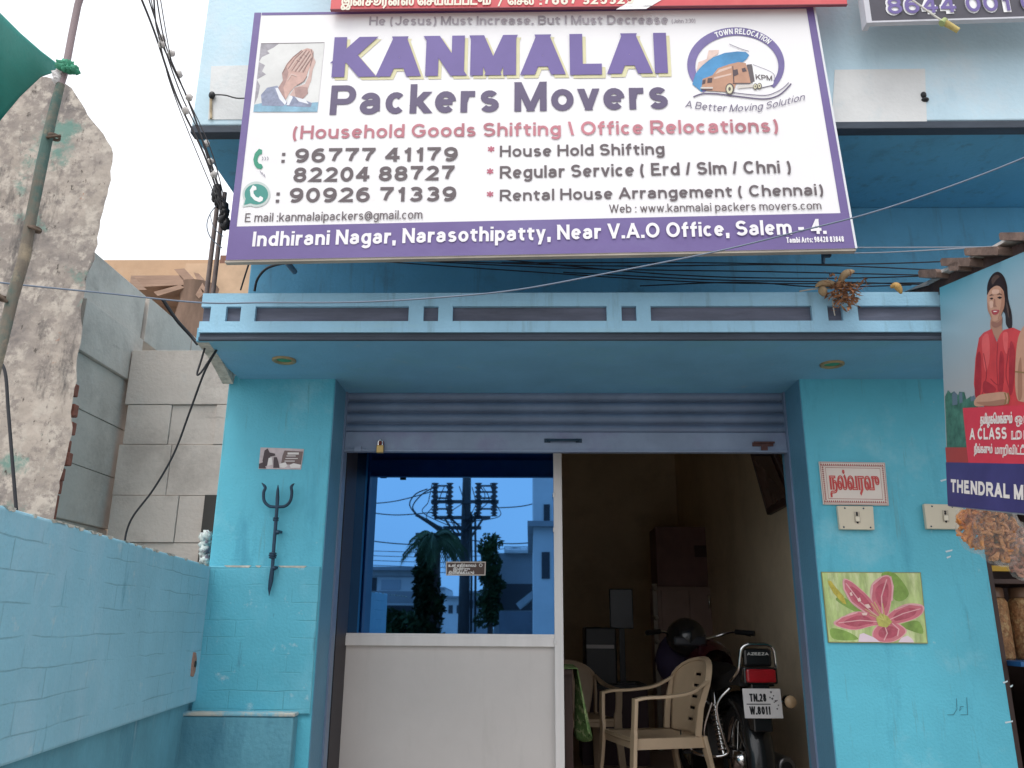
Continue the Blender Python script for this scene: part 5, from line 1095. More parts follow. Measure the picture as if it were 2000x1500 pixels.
# ------------------------------------------------------------------ inside the shop
# plastic armchair, built at the origin with its front toward -Y
m_chair = mat('beige_plastic', (.56, .42, .28), .35, .07, 5, .05, 60)
def make_chair(lb):
    t = thing('plastic_chair', (0, 0, 0), lb, 'chair', 'plastic armchairs in the shop')
    b = MB(); n = 10; vs = []; fs = []                # dished seat
    for i in range(n+1):
        for j in range(n+1):
            u, v = i/n-.5, j/n-.5; x = u*(.46-.05*(v+.5)); y = v*.46
            vs.append((x, y, .425-.018*math.cos(u*3)*math.cos(v*2.6)+.012*(v < -.45)*-1))
    for i in range(n):
        for j in range(n): fs.append((i*(n+1)+j, (i+1)*(n+1)+j, (i+1)*(n+1)+j+1, i*(n+1)+j+1))
    b.add(vs, fs, True); b.build('seat', m_chair, t, solid=.008)
    b = MB(); b.bar([(-.24, -.22, .40), (.24, -.22, .40)], (0, 0, 1), .055, .012); b.bar([(-.24, -.22, .40), (-.22, .22, .40)], (0, 0, 1), .055, .012); b.bar([(.24, -.22, .40), (.22, .22, .40)], (0, 0, 1), .055, .012); b.bar([(-.22, .22, .40), (.22, .22, .40)], (0, 0, 1), .055, .012); b.build('apron', m_chair, t)
    b = MB(); nu, nv = 22, 26; vs = []; fs = []       # curved splat, rounded at the top, with slots
    for j in range(nv+1):
        v = j/nv; z = .43+.40*v; hw = .17+.055*math.sin(min(v, .8)/.8*1.57); 
        if v > .72: hw *= math.sqrt(max(0, 1-((v-.72)/.285)**2))
        for i in range(nu+1):
            u = i/nu*2-1; x = u*hw; y = .215+.11*v-.05*abs(x/.22)**2
            vs.append((x, y, z))
    for j in range(nv):
        for i in range(nu):
            hole = j in (4, 8, 12, 16, 20) and i in (9, 10, 11, 12)
            if not hole: fs.append((j*(nu+1)+i, j*(nu+1)+i+1, (j+1)*(nu+1)+i+1, (j+1)*(nu+1)+i))
    b.add(vs, fs, True); b.build('backrest', m_chair, t, solid=.010)
    rim = []
    for k in range(13):
        a = math.pi*k/12; x = -.235*math.cos(a); z = .70+.138*math.sin(a); rim.append((x, .215+.11*(z-.43)/.40-.05*abs(x/.22)**2, z))
    b = MB(); b.bar([Vector((-.215, .17, .43)), Vector((-.225, .19, .58))]+[Vector(p) for p in rim]+[Vector((.225, .19, .58)), Vector((.215, .17, .43))], (0, 1, .15), .034, .016); b.build('back_rim', m_chair, t)
    for s in (-1, 1):
        b = MB(); b.bar(crom([(s*.235, .235, .72), (s*.262, .12, .665), (s*.275, -.02, .645), (s*.275, -.16, .640), (s*.268, -.225, .628)], 5), (1, 0, 0), [.03]*4+[.045]*17, .016); b.build('armrest', m_chair, t, bevel=.004)
        b = MB(); b.bar(crom([(s*.268, -.222, .635), (s*.262, -.228, .52), (s*.250, -.232, .40), (s*.262, -.25, .18), (s*.275, -.268, 0)], 5), (1, 0, 0), [.048]*8+[.058]*6+[.05]*7, .022); b.build('leg', m_chair, t, bevel=.004)
        b = MB(); b.bar(crom([(s*.215, .20, .43), (s*.232, .225, .30), (s*.25, .262, .12), (s*.26, .285, 0)], 5), (1, 0, 0), [.062]*5+[.05]*11, .024); b.build('leg', m_chair, t, bevel=.004)
    return t
def copy_tree(o, parent=None):
    c = o.copy(); COL.objects.link(c)
    if parent is not None: c.parent = parent
    for ch in list(o.children): copy_tree(ch, c)
    return c
chair = make_chair('beige plastic armchair with slotted back just inside the doorway facing left')
chair2 = copy_tree(chair); chair2['label'] = 'beige plastic armchair deeper in the room behind the green cloth, mostly hidden'
q = P(1278, 1412, 1.12); chair.location = (q.x, 1.12, FL); chair.rotation_euler = (0, 0, R(-75)); chair.scale = (.93, .93, .94)
q = P(1122, 1320, 2.3); chair2.location = (q.x, 2.3, FL); chair2.scale = (.92, .92, .86); chair2.rotation_euler = (0, 0, R(14))
# table with a patterned cloth behind the partition
q = P(1122, 1302, .95); xr_ = q.x; zt_ = q.z
tb = thing('side_table', (xr_-.4, 1.0, FL), 'small dark table behind the cream partition panel, under the green cloth', 'table')
b = MB(); b.box(xr_-.75, xr_-.02, .76, 1.2, zt_-.03, zt_-.006); b.build('table_top', m_wood, tb)
for x in (xr_-.72, xr_-.06):
    for y in (.79, 1.15): b = MB(); b.box(x, x+.04, y, y+.04, FL, zt_-.03); b.build('leg', m_wood, tb)
b = MB(); n = 14; vs = []; fs = []
for i in range(n+1):
    t = i/n
    for j in range(n+1):
        v = j/n; y = .74+.48*t; dz = .30+.06*math.sin(t*7); x = xr_+.004+.05*v*(.6+.4*math.sin(t*9+1))+.025*math.sin(t*14)*v
        vs.append((x, y, zt_-dz*v))
vs0 = [(xr_-.76, .74+.48*i/n, zt_) for i in range(n+1)]
for i in range(n):
    for j in range(n): fs.append((i*(n+1)+j, (i+1)*(n+1)+j, (i+1)*(n+1)+j+1, i*(n+1)+j+1))
b.add(vs, fs, True)
b.add(vs0+[vs[i*(n+1)] for i in range(n+1)], [(i, i+1, n+1+i+1, n+1+i) for i in range(n)], True)
tag(b.build('table_cloth', mat('green_print_cloth', (.12, .22, .07), .8, .3, 30, .2, 60, blot=[((.42, .48, .24), 26, .52, .58), ((.03, .07, .02), 34, .58, .64)]), None, solid=.004), 'green leaf patterned cloth hanging over the table edge by the aluminium post', 'tablecloth')
# motorcycle, rear toward the viewer, built at the origin (rear wheel contact) heading +Y
m_tyre = mat('tyre_rubber', (.022, .021, .021), .85, .2, 30, .4, 50); m_bk = mat('black_enamel', (.012, .012, .013), .25, .1, 10, coat=.4); m_eng = flat('engine_grey', (.12, .12, .12), .45)
mo = thing('motorcycle', (0, 0, 0), 'black motorcycle parked inside the doorway with its white number plate toward the street', 'motorcycle')
def wheel(y):
    b = MB(); c = (0, y, .305); b.lathe(c, (1, 0, 0), [(-.045, .245), (-.052, .268), (-.042, .292), (-.02, .304), (0, .307), (.02, .304), (.042, .292), (.052, .268), (.045, .245), (-.045, .245)], 40); wh = b.build('wheel', m_tyre, mo)
    b = MB(); b.lathe(c, (1, 0, 0), [(-.03, .246), (-.02, .225), (.02, .225), (.03, .246)], 40); b.lathe(c, (1, 0, 0), [(-.07, 0), (-.07, .055), (.07, .055), (.07, 0)], 20)
    for k in range(18):
        a = 2*math.pi*k/18; b.tube([(-.03 if k % 2 else .03, y+.05*math.cos(a), .305+.05*math.sin(a)), (0, y+.23*math.cos(a+.25), .305+.23*math.sin(a+.25))], .002, 4)
    b.build('rim', m_steel, wh)
wheel(0); wheel(1.25)
b = MB(); vs = []; fs = []; n = 16
for i in range(n+1):
    a = R(215-175*i/n); r = .335
    for j, (x, dr) in enumerate(((-.075, -.05), (-.072, .0), (-.04, .022), (0, .028), (.04, .022), (.072, 0), (.075, -.05))): vs.append((x, (r+dr)*math.cos(a)*1.02, .305+(r+dr)*math.sin(a)*1.06))
for i in range(n):
    for j in range(6): fs.append((i*7+j, i*7+j+1, (i+1)*7+j+1, (i+1)*7+j))
b.add(vs, fs, True); b.build('rear_mudguard', m_bk, mo, solid=.004)
b = MB(); vs2 = [(x, y+1.25, z) for x, y, z in vs]; b.add(vs2, fs, True); b.build('front_mudguard', m_bk, mo, solid=.004)
b = MB(); b.box(-.055, .055, -.40, -.28, .50, .76); b.build('tail_bracket', m_bk, mo, bevel=.01)
b = MB(); b.hexa([(-.108, -.425, .575), (.108, -.425, .575), (.108, -.417, .575), (-.108, -.417, .575), (-.108, -.412, .73), (.108, -.412, .73), (.108, -.404, .73), (-.108, -.404, .73)])
npz = b.build('number_plate', mat('plate_white', (.70, .67, .66), .4, .05, 20), mo, bevel=.002)
def npp(u, v, k=0): return Vector((-.108+.216*u, -.4255+.0132*v-k, .575+.155*v))
b = MB(); text(b, 'TN.28', npp(.16, .56), npp(.60, .56)-npp(.16, .56), Vector((0, .003, .042)), NF, .2, lift=.001); b.build('plate_lettering', m_dark, npz)
b = MB(); text(b, 'W.8011', npp(.13, .13), npp(.68, .13)-npp(.13, .13), Vector((0, .003, .042)), NF, .2, lift=.001); b.build('plate_lettering', m_dark, npz)
b = MB(); b.quad(npp(.07, .46, .001), npp(.70, .46, .001), npp(.70, .49, .001), npp(.07, .49, .001)); b.build('plate_rule', m_dark, npz)
b = MB(); rr = random.Random(31)
for i, (u, v, r) in enumerate(((.74, .88, .006), (.70, .70, .0045), (.76, .66, .006), (.80, .76, .004), (.84, .58, .006), (.80, .54, .0035), (.90, .44, .004), (.86, .32, .0045), (.88, .60, .0035))):
    b.poly([npp(u, v, .0012+i*4e-5)+Vector((r*math.cos(a)*(1+.3*math.sin(3*a)), 0, r*math.sin(a))) for a in [k*.7 for k in range(9)]])
b.build('floral_print', flat('plate_print', (.13, .11, .12), .5), npz)
b = MB(); b.box(-.085, .085, -.435, -.35, .762, .835); b.build('tail_lamp', mat('red_lens', (.35, .012, .018), .2, .2, 20, coat=.5), mo, bevel=.012)
b = MB(); b.box(-.098, .098, -.42, -.30, .754, .844); b.build('tail_lamp_housing', m_bk, mo, bevel=.01)
b = MB(); b.box(-.082, .082, -.392, -.352, .846, .945); b.build('back_pad', m_bk, mo, bevel=.015)
b = MB(); text(b, 'AZEEZA', Vector((-.062, -.3935, .908)), Vector((.124, 0, 0)), Vector((0, 0, .016)), NF, .2, lift=.0008); b.build('badge_lettering', flat('badge_silver', (.55, .55, .52), .4), mo)
b = MB(); b.tube(crom([(-.118, -.24, .76), (-.110, -.36, .82), (-.102, -.39, .90), (-.092, -.40, .945), (-.06, -.405, .966), (0, -.405, .968), (.06, -.405, .966), (.092, -.40, .945), (.102, -.39, .90), (.110, -.36, .82), (.118, -.24, .76)], 6), .0105, 10); b.build('grab_rail', m_steel, mo)
b = MB()
for k in range(9):
    y = -.30+.09*k; pass
vs = []; fs = []; n = 12
for i in range(n+1):
    t = i/n; y = -.34+.80*t; hw = .10+.035*math.sin(t*3.0); zz = .80+.03*math.sin(t*6.5+1.2)
    for (x, z) in ((-hw, zz-.09), (-hw, zz-.02), (-hw*.7, zz+.005), (0, zz+.012), (hw*.7, zz+.005), (hw, zz-.02), (hw, zz-.09)): vs.append((x, y, z))
for i in range(n):
    for j in range(6): fs.append((i*7+j, (i+1)*7+j, (i+1)*7+j+1, i*7+j+1))
b.add(vs, fs, True); b.add(vs[:7], [tuple(range(7))]); b.build('saddle', mat('black_vinyl', (.015, .015, .016), .5, .1, 20), mo)
b = MB(); vs = []; fs = []; n = 12
for i in range(n+1):
    t = i/n; y = .44+.52*t; w_ = .05+.10*math.sin(math.pi*min(1, .12+.8*t))**.6; zt_b = .83+.15*math.sin(math.pi*min(1, .2+.7*t))
    for k in range(12): a = 2*math.pi*k/12; vs.append((w_*math.cos(a), y, (zt_b+.72)/2+(zt_b-.72)/2*math.sin(a)))
for i in range(n):
    for k in range(12): fs.append((i*12+k, i*12+(k+1) % 12, (i+1)*12+(k+1) % 12, (i+1)*12+k))
b.add(vs, fs, True); b.build('fuel_tank', mat('dark_red_enamel', (.05, .008, .012), .2, .1, 10, coat=.5), mo)
b = MB(); b.box(-.11, .11, .38, .72, .26, .50); b.box(-.06, .06, .50, .66, .50, .70)
for k in range(6): b.box(-.10, .10, .48, .70, .52+.03*k, .53+.03*k)
b.build('engine', m_eng, mo, bevel=.01)
for s in (-1, 1):
    b = MB(); b.tube([(s*.115, .02, .32), (s*.125, .10, .50), (s*.12, .14, .70)], .015, 8); 
    for k in range(10): b.lathe((s*.117+s*.001*k, .03+.011*k, .35+.026*k), (0, .3, 1), [(0, .02), (.005, .03), (.013, .03), (.018, .02)], 12)
    b.build('shock_absorber', m_steel, mo)
    b = MB(); b.box(s*.13-.02, s*.13+.02, .12, .36, .48, .70); b.build('side_panel', m_bk, mo, bevel=.02)
    b = MB(); b.tube([(s*.09, 1.25, .305), (s*.09, 1.12, .62), (s*.085, 1.02, .92)], .018, 8); b.build('fork', m_steel, mo)
    b = MB(); b.tube(crom([(s*.03, .98, .97), (s*.16, .98, 1.0), (s*.26, .93, 1.03), (s*.38, .84, 1.02)], 6), .012, 8); hb = b.build('handlebar', m_steel, mo)
    b = MB(); b.tube([(s*.28, .92, 1.03), (s*.39, .83, 1.02)], .018, 8); b.build('grip', m_dark, hb)
    b = MB(); b.tube([(s*.24, 1.0, 1.02), (s*.30, 1.0, 1.03), (s*.39, .91, 1.0)], .006, 6); b.build('lever', m_steel, hb)
    if s > 0:
        b = MB(); b.tube([(s*.07, -.36, .655), (s*.14, -.37, .66)], .009, 6); b.lathe((s*.165, -.345, .66), (0, -1, 0), [(0, .02), (.01, .036), (.05, .038), (.056, .03)], 16); ind = b.build('indicator', m_steel, mo)
        b = MB(); b.lathe((s*.165, -.402, .66), (0, -1, 0), [(0, .034), (.012, .026), (.016, 0)], 16); b.build('lens', flat('amber_lens', (.50, .34, .20), .2), ind)
b = MB(); b.lathe((.165, -.26, .30), (0, 1, .0), [(0, 0), (0, .03), (.0, .052), (.02, .056), (.55, .05), (.66, .025), (.9, .022)], 20); b.build('silencer', mat('sooty_chrome', (.16, .15, .15), .3, .2, 10, metal=.8), mo)
b = MB(); b.lathe((.165, -.262, .30), (0, -1, 0), [(0, .03), (.001, .0)], 16); b.build('silencer_mouth', m_dark, mo)
b = MB(); b.tube(crom([(-.13, -.24, .72), (-.20, -.20, .62), (-.16, -.16, .44), (-.13, -.12, .36), (-.20, -.10, .335), (-.30, -.02, .345), (-.31, .12, .40), (-.24, .2, .52), (-.14, .22, .62)], 6), .008, 8); b.tube(crom([(-.23, -.21, .64), (-.27, -.15, .48), (-.24, -.12, .36)], 6), .006, 8); b.tube(crom([(-.31, 0, .36), (-.36, .02, .40), (-.36, .06, .46)], 5), .006, 8); b.build('saree_guard', m_steel, mo)
b = MB(); b.box(-.30, -.12, .26, .30, .30, .32); b.box(.12, .27, .26, .30, .30, .32); b.build('footrest', m_dark, mo)
b = MB(); b.box(-.05, -.02, -.02, .40, .29, .36); b.build('swing_arm', m_bk, mo)
b = MB(); b.lathe((0, 1.06, .88), (0, 1, 0), [(-.06, .04), (0, .085), (.08, .09), (.085, 0)], 20); b.build('headlamp', m_bk, mo)
mo.location = (P(1490, 1357, .72).x-.02, .72+.40, FL); mo.rotation_euler = (0, 0, R(3.5)); mo.scale = (.9, .9, .9)
# helmet and bag in front of the tank
q = P(1340, 1245, 1.75)
hl = thing('helmet', q, 'black helmet resting on the motorcycle tank', 'helmet')
b = MB(); b.ball(q, .125, .14, .12, 12); b.build('shell', m_bk, hl); b = MB(); b.box(q.x-.10, q.x+.10, q.y-.135, q.y-.09, q.z-.05, q.z+.01); b.build('visor', flat('smoke_visor', (.03, .03, .035), .15), hl, bevel=.015)
q = P(1330, 1290, 1.9); b = MB(); b.ball(q, .16, .10, .17, 10, .06, random.Random(3)); tag(b.build('cloth_bag', flat('violet_black_cloth', (.022, .014, .04), .8, .3, 10)), 'dark violet cloth bag slung beside the motorcycle tank', 'bag')
# steel cupboard and boxes at the back
Yc = 3.5; p0 = P(1283, 1145, Yc); p1 = P(1405, 1145, Yc)
cb = thing('steel_cupboard', (p0.x, Yc, FL), 'brown steel cupboard with bright edge trim at the back of the shop', 'cupboard')
m_brown = mat('brown_enamel', (.34, .23, .19), .4, .15, 3)
b = MB(); b.box(p0.x, p1.x, Yc, Yc+.45, FL, p0.z); b.build('body', m_brown, cb, bevel=.006)
b = MB(); b.box(p0.x+.03, (p0.x+p1.x)/2-.004, Yc-.015, Yc-.001, FL+.08, p0.z-.03); b.build('door', m_brown, cb, bevel=.004)
b = MB(); b.box((p0.x+p1.x)/2+.004, p1.x-.03, Yc-.015, Yc-.001, FL+.08, p0.z-.03); b.build('door', m_brown, cb, bevel=.004)
b = MB(); qh = P(1383, 1176, Yc); b.tube([(qh.x, Yc-.02, qh.z+.05), (qh.x, Yc-.05, qh.z+.03), (qh.x, Yc-.05, qh.z-.03), (qh.x, Yc-.02, qh.z-.05)], .012, 8); b.build('handle', m_steel, cb)
b = MB(); b.box(p0.x-.04, p0.x-.004, Yc-.02, Yc+.02, FL, p0.z+.02)
for z in (p0.z-.02, p0.z-.26, p0.z-.45, p0.z-.62): b.ball((p0.x-.022, Yc-.03, z), .022, n=6)
b.build('edge_trim', flat('dull_nickel', (.34, .30, .26), .35), cb)
q0 = P(1278, 1030, Yc+.1); q1 = P(1400, 1140, Yc+.1)
bx = thing('storage_box', (q0.x, Yc+.1, p0.z), 'dark red brown storage chest standing on top of the cupboard', 'chest')
b = MB(); b.box(q0.x, q1.x, Yc+.05, Yc+.42, p0.z+.002, q0.z); b.build('chest_body', mat('red_brown_chest', (.20, .11, .10), .6, .2, 4), bx, bevel=.005)
b = MB(); b.box(q0.x+.33, q1.x-.03, Yc+.042, Yc+.052, p0.z+.25, q0.z-.16); b.build('chest_panel', m_wood, bx)
# desk with monitor and printer at the left
Yd = 2.7; d0 = P(1135, 1262, Yd); d1 = P(1262, 1262, Yd)
dk = thing('desk', (d0.x, Yd, FL), 'black office desk at the back left of the room', 'desk')
b = MB(); b.box(d0.x, d1.x, Yd, Yd+.5, d0.z-.30, d0.z-.27); b.build('desk_top', m_dark, dk); b = MB(); b.box(d0.x, d1.x, Yd+.02, Yd+.48, FL, d0.z-.301); b.build('pedestal', flat('maroon_desk', (.05, .022, .028), .5), dk)
mn = thing('monitor', P(1212, 1200, Yd), 'black computer monitor turned sideways on the desk', 'monitor')
a0 = P(1190, 1150, Yd+.1); a1 = P(1238, 1228, Yd+.1)
b = MB(); b.box(a0.x, a1.x, Yd+.1, Yd+.14, a1.z, a0.z); b.build('screen_case', flat('grey_black', (.05, .055, .065), .3), mn, bevel=.008)
b = MB(); b.box((a0.x+a1.x)/2-.02, (a0.x+a1.x)/2+.02, Yd+.12, Yd+.15, d0.z-.27, a1.z); b.box(a0.x, a1.x, Yd+.05, Yd+.2, d0.z-.269, d0.z-.255); b.build('stand', m_dark, mn)
pr_ = thing('printer', P(1170, 1262, Yd), 'black printer with a pale front strip on the desk', 'printer')
a0 = P(1142, 1225, Yd); a1 = P(1205, 1280, Yd)
b = MB(); b.box(a0.x, a1.x, Yd+.0, Yd+.3, d0.z-.269, a0.z); b.build('printer_case', m_dark, pr_, bevel=.012)
b = MB(); z = P(1170, 1262, Yd).z; b.box(a0.x+.01, a1.x-.02, Yd-.012, Yd-.001, z-.016, z+.010); b.build('paper_tray', flat('tray_grey', (.42, .40, .40), .4), pr_)
# framed pictures leaning on the side wall
XW = 1.528
fr_ = thing('framed_picture', PX(1525, 950, XW), 'dark wooden picture frame leaning out from the side wall above the motorcycle', 'picture frame')
a = [PX(1503, 880, XW), PX(1552, 880, XW), PX(1560, 978, XW), PX(1507, 1006, XW)]
b = MB(); b.slab(a[3], a[2], a[1]+Vector((-.10, 0, 0)), a[0]+Vector((-.10, 0, 0)), (-.03, 0, 0)); b.build('frame', mat('dark_frame', (.05, .025, .022), .4, .3, 10), fr_, bevel=.006)
a2 = [p+Vector((-.034, 0, 0)) for p in a]
b = MB(); cc_ = (a2[0]+a2[1]+a2[2]+a2[3])/4+Vector((-.05, 0, 0)); pts = [p+(Vector((-.10, 0, 0)) if i < 2 else Vector((0, 0, 0))) for i, p in enumerate(a2)]; ctr = sum(pts, Vector())/4; b.poly([ctr+(p-ctr)*.8 for p in pts]); b.build('picture', mat('dark_print', (.10, .06, .05), .2, .6, 6), fr_)

# ------------------------------------------------------------------ the other side of the street, seen in the mirrored pane
m_conc = mat('pole_concrete', (.07, .07, .075), .9, .15, 4); m_arm = flat('galvanised_arm', (.06, .065, .075), .6)
YPo = -20; qa = M(905, 1240, YPo); xq = qa.x; zt_ = M(905, 935, YPo).z+1.4
up_ = thing('utility_pole', (xq, YPo, 0), 'concrete utility pole with crossarms and insulators mirrored in the window', 'utility pole')
b = MB(); b.tube([(xq, YPo, 0), (xq, YPo, zt_)], [.19, .12], 10); b.build('mast', m_conc, up_)
for (x0, x1, y) in ((842, 974, 980), (848, 958, 1011), (866, 940, 1031), (812, 912, 1044)):
    a = M(x0, y, YPo+.15); c = M(x1, y, YPo+.15); b = MB(); b.bar([a, c], (0, 0, 1), .10, .08); b.build('crossarm', m_arm, up_)
for (x0, y0, x1, y1) in ((868, 1012, 902, 1062), (944, 1012, 912, 1062), (880, 1012, 905, 1035), (930, 1012, 908, 1035)):
    b = MB(); b.tube([M(x0, y0, YPo+.2), M(x1, y1, YPo+.2)], .035, 6); b.build('brace', m_arm, up_)
for px in (849, 878, 934, 965):
    for (y0, y1) in ((944, 978), (984, 1008)):
        a = M(px, y1, YPo+.2); c = M(px, y0, YPo+.2); h = (c.z-a.z); b = MB(); b.lathe(a, (0, 0, 1), [(h*t/8, .05 if t % 2 else .12) for t in range(9)], 8); b.build('insulator', flat('brown_porcelain', (.05, .035, .04), .3), up_)
for y in (949, 961, 973, 994):
    for (x0, x1) in ((849, 878), (934, 965)):
        b = MB(); b.bar([M(x0, y, YPo+.25), M(x1, y, YPo+.25)], (0, 0, 1), .05, .05); b.build('switch_bar', m_arm, up_)
rr = random.Random(40)
b = MB()
for pts in ([(812, 1005), (840, 1020), (870, 1040), (900, 1072)], [(818, 1008), (850, 1030), (880, 1056), (900, 1085)], [(812, 1005), (800, 985), (812, 965), (835, 955)], [(820, 1010), (806, 990), (825, 965), (852, 950)]):
    b.tube(crom([M(x, y, YPo+.4) for x, y in pts], 6), .05 if pts[0][1] > 1004 and pts[-1][1] > 1050 else .02, 6)
for px in (920, 928): b.tube([M(px, 1000, YPo+.3), M(px+1, 1100, YPo+.3), M(px, 1235, YPo+.3)], .035, 6)
b.build('down_cables', m_dark, up_)
for i, (x0, y0, x1, y1, lb) in enumerate(((690, 985, 850, 958, 'upper left street wire running to the utility pole'), (690, 996, 850, 1000, 'nearly level street wire left of the utility pole'), (690, 1052, 900, 1058, 'low street wire passing behind the palm'), (960, 992, 1090, 968, 'street wire running right from the pole top'), (910, 1054, 1090, 1054, 'low street wire right of the utility pole'))):
    a = M(x0, y0, YPo); c = M(x1, y1, YPo); mid = (a+c)/2-Vector((0, 0, .12)); b = MB(); b.tube(crom([a, mid, c], 8), .018, 5)
    tag(b.build('street_wire', m_dark), lb+', mirrored in the window', 'wire', 'street wires mirrored in the window')
m_lf = mat('dark_foliage', (.022, .05, .014), .7, .4, 3, blot=[((.06, .10, .025), 2, .5, .7)])
def clumps(mb, c, rx, ry, rz, n, sz, rr):
    for i in range(n):
        d = Vector((rr.gauss(0, 1), rr.gauss(0, 1), rr.gauss(0, 1))).normalized()*rr.random()**.35
        p = Vector(c)+Vector((d.x*rx, d.y*ry, d.z*rz)); u = Vector((rr.gauss(0, 1), rr.gauss(0, 1), rr.gauss(0, 1))).normalized(); v = u.orthogonal().normalized(); s = sz*rr.uniform(.5, 1.3)
        mb.add([p-u*s, p+v*s*.5, p+u*s, p-v*s*.5], [(0, 1, 2, 3)])
# palm with an overgrown trunk
YPa = -15; pc = M(848, 1050, YPa)
pm = thing('palm_tree', (pc.x, YPa, 0), 'overgrown palm tree beside the utility pole, mirrored in the window', 'tree')
b = MB(); b.tube([(pc.x, YPa, 0), (pc.x, YPa, pc.z)], [.25, .16], 10); b.build('trunk', m_wood, pm)
b = MB(); rr = random.Random(50)
for k in range(34):
    az = rr.uniform(0, 6.28); el = rr.uniform(-.4, 1.25); L_ = rr.uniform(.45, .95); d = Vector((math.cos(az)*math.cos(el), math.sin(az)*math.cos(el), math.sin(el)))
    sp = [pc+d*L_*t/8+Vector((0, 0, -.75*(t/8)**2*L_)) for t in range(9)]
    b.tube(sp, .015, 4)
    for t in range(1, 9):
        tg_ = (sp[t]-sp[t-1]).normalized(); s1 = tg_.cross(Vector((0, 0, 1))).normalized()
        for s in (-1, 1):
            for o_ in (0, .5):
                q = sp[t-1].lerp(sp[t], o_); e1 = q+s1*s*.30*(1-t/12)+tg_*.14-Vector((0, 0, .16)); b.add([q, q+tg_*.05, e1], [(0, 1, 2)])
b.build('crown', m_lf, pm)
b = MB(); zb_ = M(838, 1150, YPa).z; cx_ = M(838, 1150, YPa).x
for k in range(16):
    t = k/15; clumps(b, (cx_+rr.uniform(-.16, .16), YPa+rr.uniform(-.1, .1), .15+t*(pc.z-.35)), rr.uniform(.30, .52)*(1-.3*t), .4, rr.uniform(.22, .36), 330, .095, rr); b.build('creeper', m_lf, pm)
YTs = -16; tc_ = M(955, 1150, YTs); tt = thing('street_tree', (tc_.x, YTs, 0), 'slim leafy tree right of the utility pole, mirrored in the window', 'tree')
b = MB(); b.tube([(tc_.x, YTs, 0), (tc_.x+.05, YTs, 1.4), (tc_.x, YTs, 2.6)], [.09, .07, .04], 8); b.build('trunk', m_wood, tt)
b = MB(); [clumps(b, (tc_.x+rr.uniform(-.14, .14), YTs, tc_.z-.75+.17*k), rr.uniform(.18, .36), .28, rr.uniform(.16, .28), 160, .08, rr) for k in range(12)]; b.build('crown', m_lf, tt)
m_hw = mat('house_white', (.68, .68, .70), .8, .08, 2); m_hd = flat('house_dark', (.05, .05, .06), .6); m_hp = mat('house_grey', (.30, .31, .34), .8, .1, 2)
def mbox(mb, x0, y0, x1, y1, Y, dep):
    a = M(x0, y0, Y); c = M(x1, y1, Y); mb.box(min(a.x, c.x), max(a.x, c.x), Y-dep, Y, min(a.z, c.z), max(a.z, c.z)); return mb
YH = -18; h1 = thing('white_house', (M(750, 1200, YH).x, YH, 0), 'white two storey house with a balcony, left in the window reflection', 'house')
b = MB(); mbox(b, 640, 1112, 808, 1330, YH, 4); b.build('wall', m_hw, h1)
b = MB(); mbox(b, 640, 1124, 808, 1126, YH+.06, .1); b.build('cornice', m_hp, h1)
b = MB(); mbox(b, 636, 1106, 812, 1114, YH+.3, 4.4); b.build('roof', m_hp, h1)
b = MB(); mbox(b, 745, 1132, 782, 1152, YH+.02, .1); b.build('window', flat('sky_pane', (.42, .46, .52), .2), h1)
b = MB(); mbox(b, 716, 1128, 734, 1172, YH+.02, .1); b.build('door', m_hd, h1)
b = MB(); mbox(b, 700, 1154, 806, 1178, YH+.8, .12); b.build('balcony', m_hp, h1)
b = MB(); mbox(b, 700, 1182, 806, 1198, YH+.05, .1); b.build('shadow_gap', m_hd, h1)
b = MB(); mbox(b, 640, 1196, 808, 1330, YH+1.6, .15); tag(b.build('compound_wall', mat('compound_grey', (.24, .25, .27), .9, .15, 3)), 'low grey compound wall in front of the white house, mirrored in the window', 'wall')
rr = random.Random(60)
for i, (x, y, lb) in enumerate(((742, 1212, 'rounded shrub nearest the left edge of the window reflection'), (765, 1218, 'wide low shrub before the compound wall in the reflection'), (792, 1222, 'shrub at the foot of the palm in the reflection'))):
    q = M(x, y, -14); s_ = thing('shrub', (q.x, -14, 0), lb, 'shrub', 'shrubs across the street')
    b = MB(); clumps(b, (q.x, -14, q.z-.1), .30, .3, .45, 420, .09, rr); b.build('foliage', m_lf, s_)
    b = MB(); b.tube([(q.x, -14, 0), (q.x, -14, q.z)], .03, 6); b.build('stem', m_wood, s_)
YH2 = -17; h2 = thing('grey_house', (M(1010, 1200, YH2).x, YH2, 0), 'pale house with a roof railing and a dark porch, right in the window reflection', 'house')
b = MB(); mbox(b, 966, 1080, 1048, 1330, YH2, 4); b.build('wall', m_hp, h2)
b = MB(); mbox(b, 972, 1140, 1046, 1192, YH2+.02, .1); b.build('porch', m_hd, h2)
b = MB(); mbox(b, 985, 1074, 1048, 1080, YH2+.2, 4.4); b.build('roof', m_hw, h2)
b = MB()
for y in (1068, 1072): a = M(986, y, YH2); c = M(1046, y, YH2); b.tube([a, c], .02, 6)
for x in (986, 1000, 1015, 1030, 1045): b.tube([M(x, 1067, YH2), M(x, 1076, YH2)], .02, 6)
b.build('railing', m_hw, h2)
b = MB(); mbox(b, 975, 1194, 1090, 1330, YH2+3, .15); tag(b.build('compound_wall', mat('compound_blue_grey', (.15, .17, .21), .9, .15, 3)), 'darker compound wall before the pale house at the right of the reflection', 'wall')
b = MB(); a = M(1012, 1185, -12); c = M(1075, 1135, -12); b.bar([a, c], (0, 0, 1), .12, .9); tag(b.build('awning_sheet', flat('awning_grey', (.35, .37, .40), .5)), 'sloping corrugated awning sheet in the lower right of the reflection', 'awning')
YH3 = -9; a = M(1042, 1200, YH3); h3 = thing('tall_house', (a.x+2, YH3, 0), 'tall pale house with a window at the right edge of the reflection', 'house')
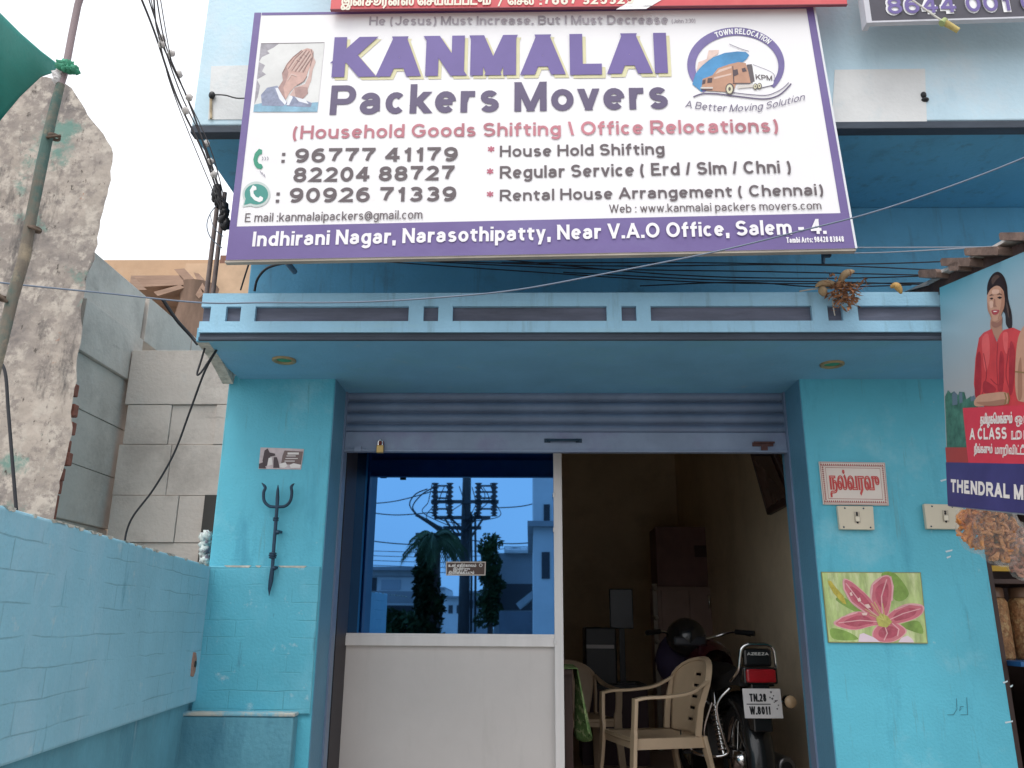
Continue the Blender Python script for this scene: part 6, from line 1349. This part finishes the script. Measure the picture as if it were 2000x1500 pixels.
b = MB(); b.box(a.x, a.x+4, YH3-5, YH3, 0, 7.5); b.build('wall', m_hw, h3)
b = MB(); z1 = M(1060, 1030, YH3).z; b.box(a.x-.10, a.x+4, YH3-5, YH3+.16, z1, z1+.09); b.build('sunshade_slab', m_hp, h3)
b = MB(); mbox(b, 1058, 1078, 1074, 1130, YH3+.02, .1); b.build('window', m_hd, h3)
b = MB(); mbox(b, 1062, 985, 1074, 1022, YH3+.02, .1); b.build('window', m_hd, h3)

# buildings and clutter farther along the mirrored street
YF2 = -32
for i, (x0, y0, x1, lb) in enumerate(((868, 1168, 905, 'far pale house left of the utility pole in the reflection'), (908, 1158, 952, 'far pale house just right of the utility pole in the reflection'), (820, 1150, 866, 'far house behind the palm in the reflection'))):
    a = M(x0, y0, YF2-i*2.5); h = thing('far_house', (a.x, YF2-i*2.5, 0), lb, 'house', 'far houses in the reflection')
    b = MB(); mbox(b, x0, y0, x1, 1330, YF2-i*2.5, 4); b.build('wall', m_hw if i != 1 else m_hp, h)
    b = MB(); mbox(b, x0-2, y0-4, x1+2, y0, YF2-i*2.5+.3, 4.4); b.build('roof', m_hp, h)
    for wx in (x0+8, x0+24):
        b = MB(); mbox(b, wx, y0+14, wx+8, y0+30, YF2-i*2.5+.03, .1); b.build('window', m_hd, h)
rr = random.Random(77)
for i in range(10):
    x = 842+i*13+rr.uniform(-3, 3); pts = [M(x, 946+rr.uniform(-3, 6), YPo+.35), M(x+rr.uniform(-14, 14), 975+rr.uniform(-8, 8), YPo+.5), M(x+rr.uniform(-20, 20), 1000+rr.uniform(-6, 14), YPo+.4), M(903+rr.uniform(-6, 8), 1030+rr.uniform(-12, 20), YPo+.3)]
    b = MB(); b.tube(crom(pts, 6), .014, 5); b.build('jumper_cable', m_dark, up_)
for i in range(5):
    a = M(690, 1075+i*9, YPo-1); c = M(1090, 1062+i*11, YPo-1); b = MB(); b.tube(crom([a, (a+c)/2-Vector((0, 0, .15)), c], 8), .011, 5)
    tag(b.build('street_wire', m_dark), ('highest', 'second highest', 'middle', 'second lowest', 'lowest')[i]+' of the five thin far wires crossing low in the reflection', 'wire', 'street wires mirrored in the window')
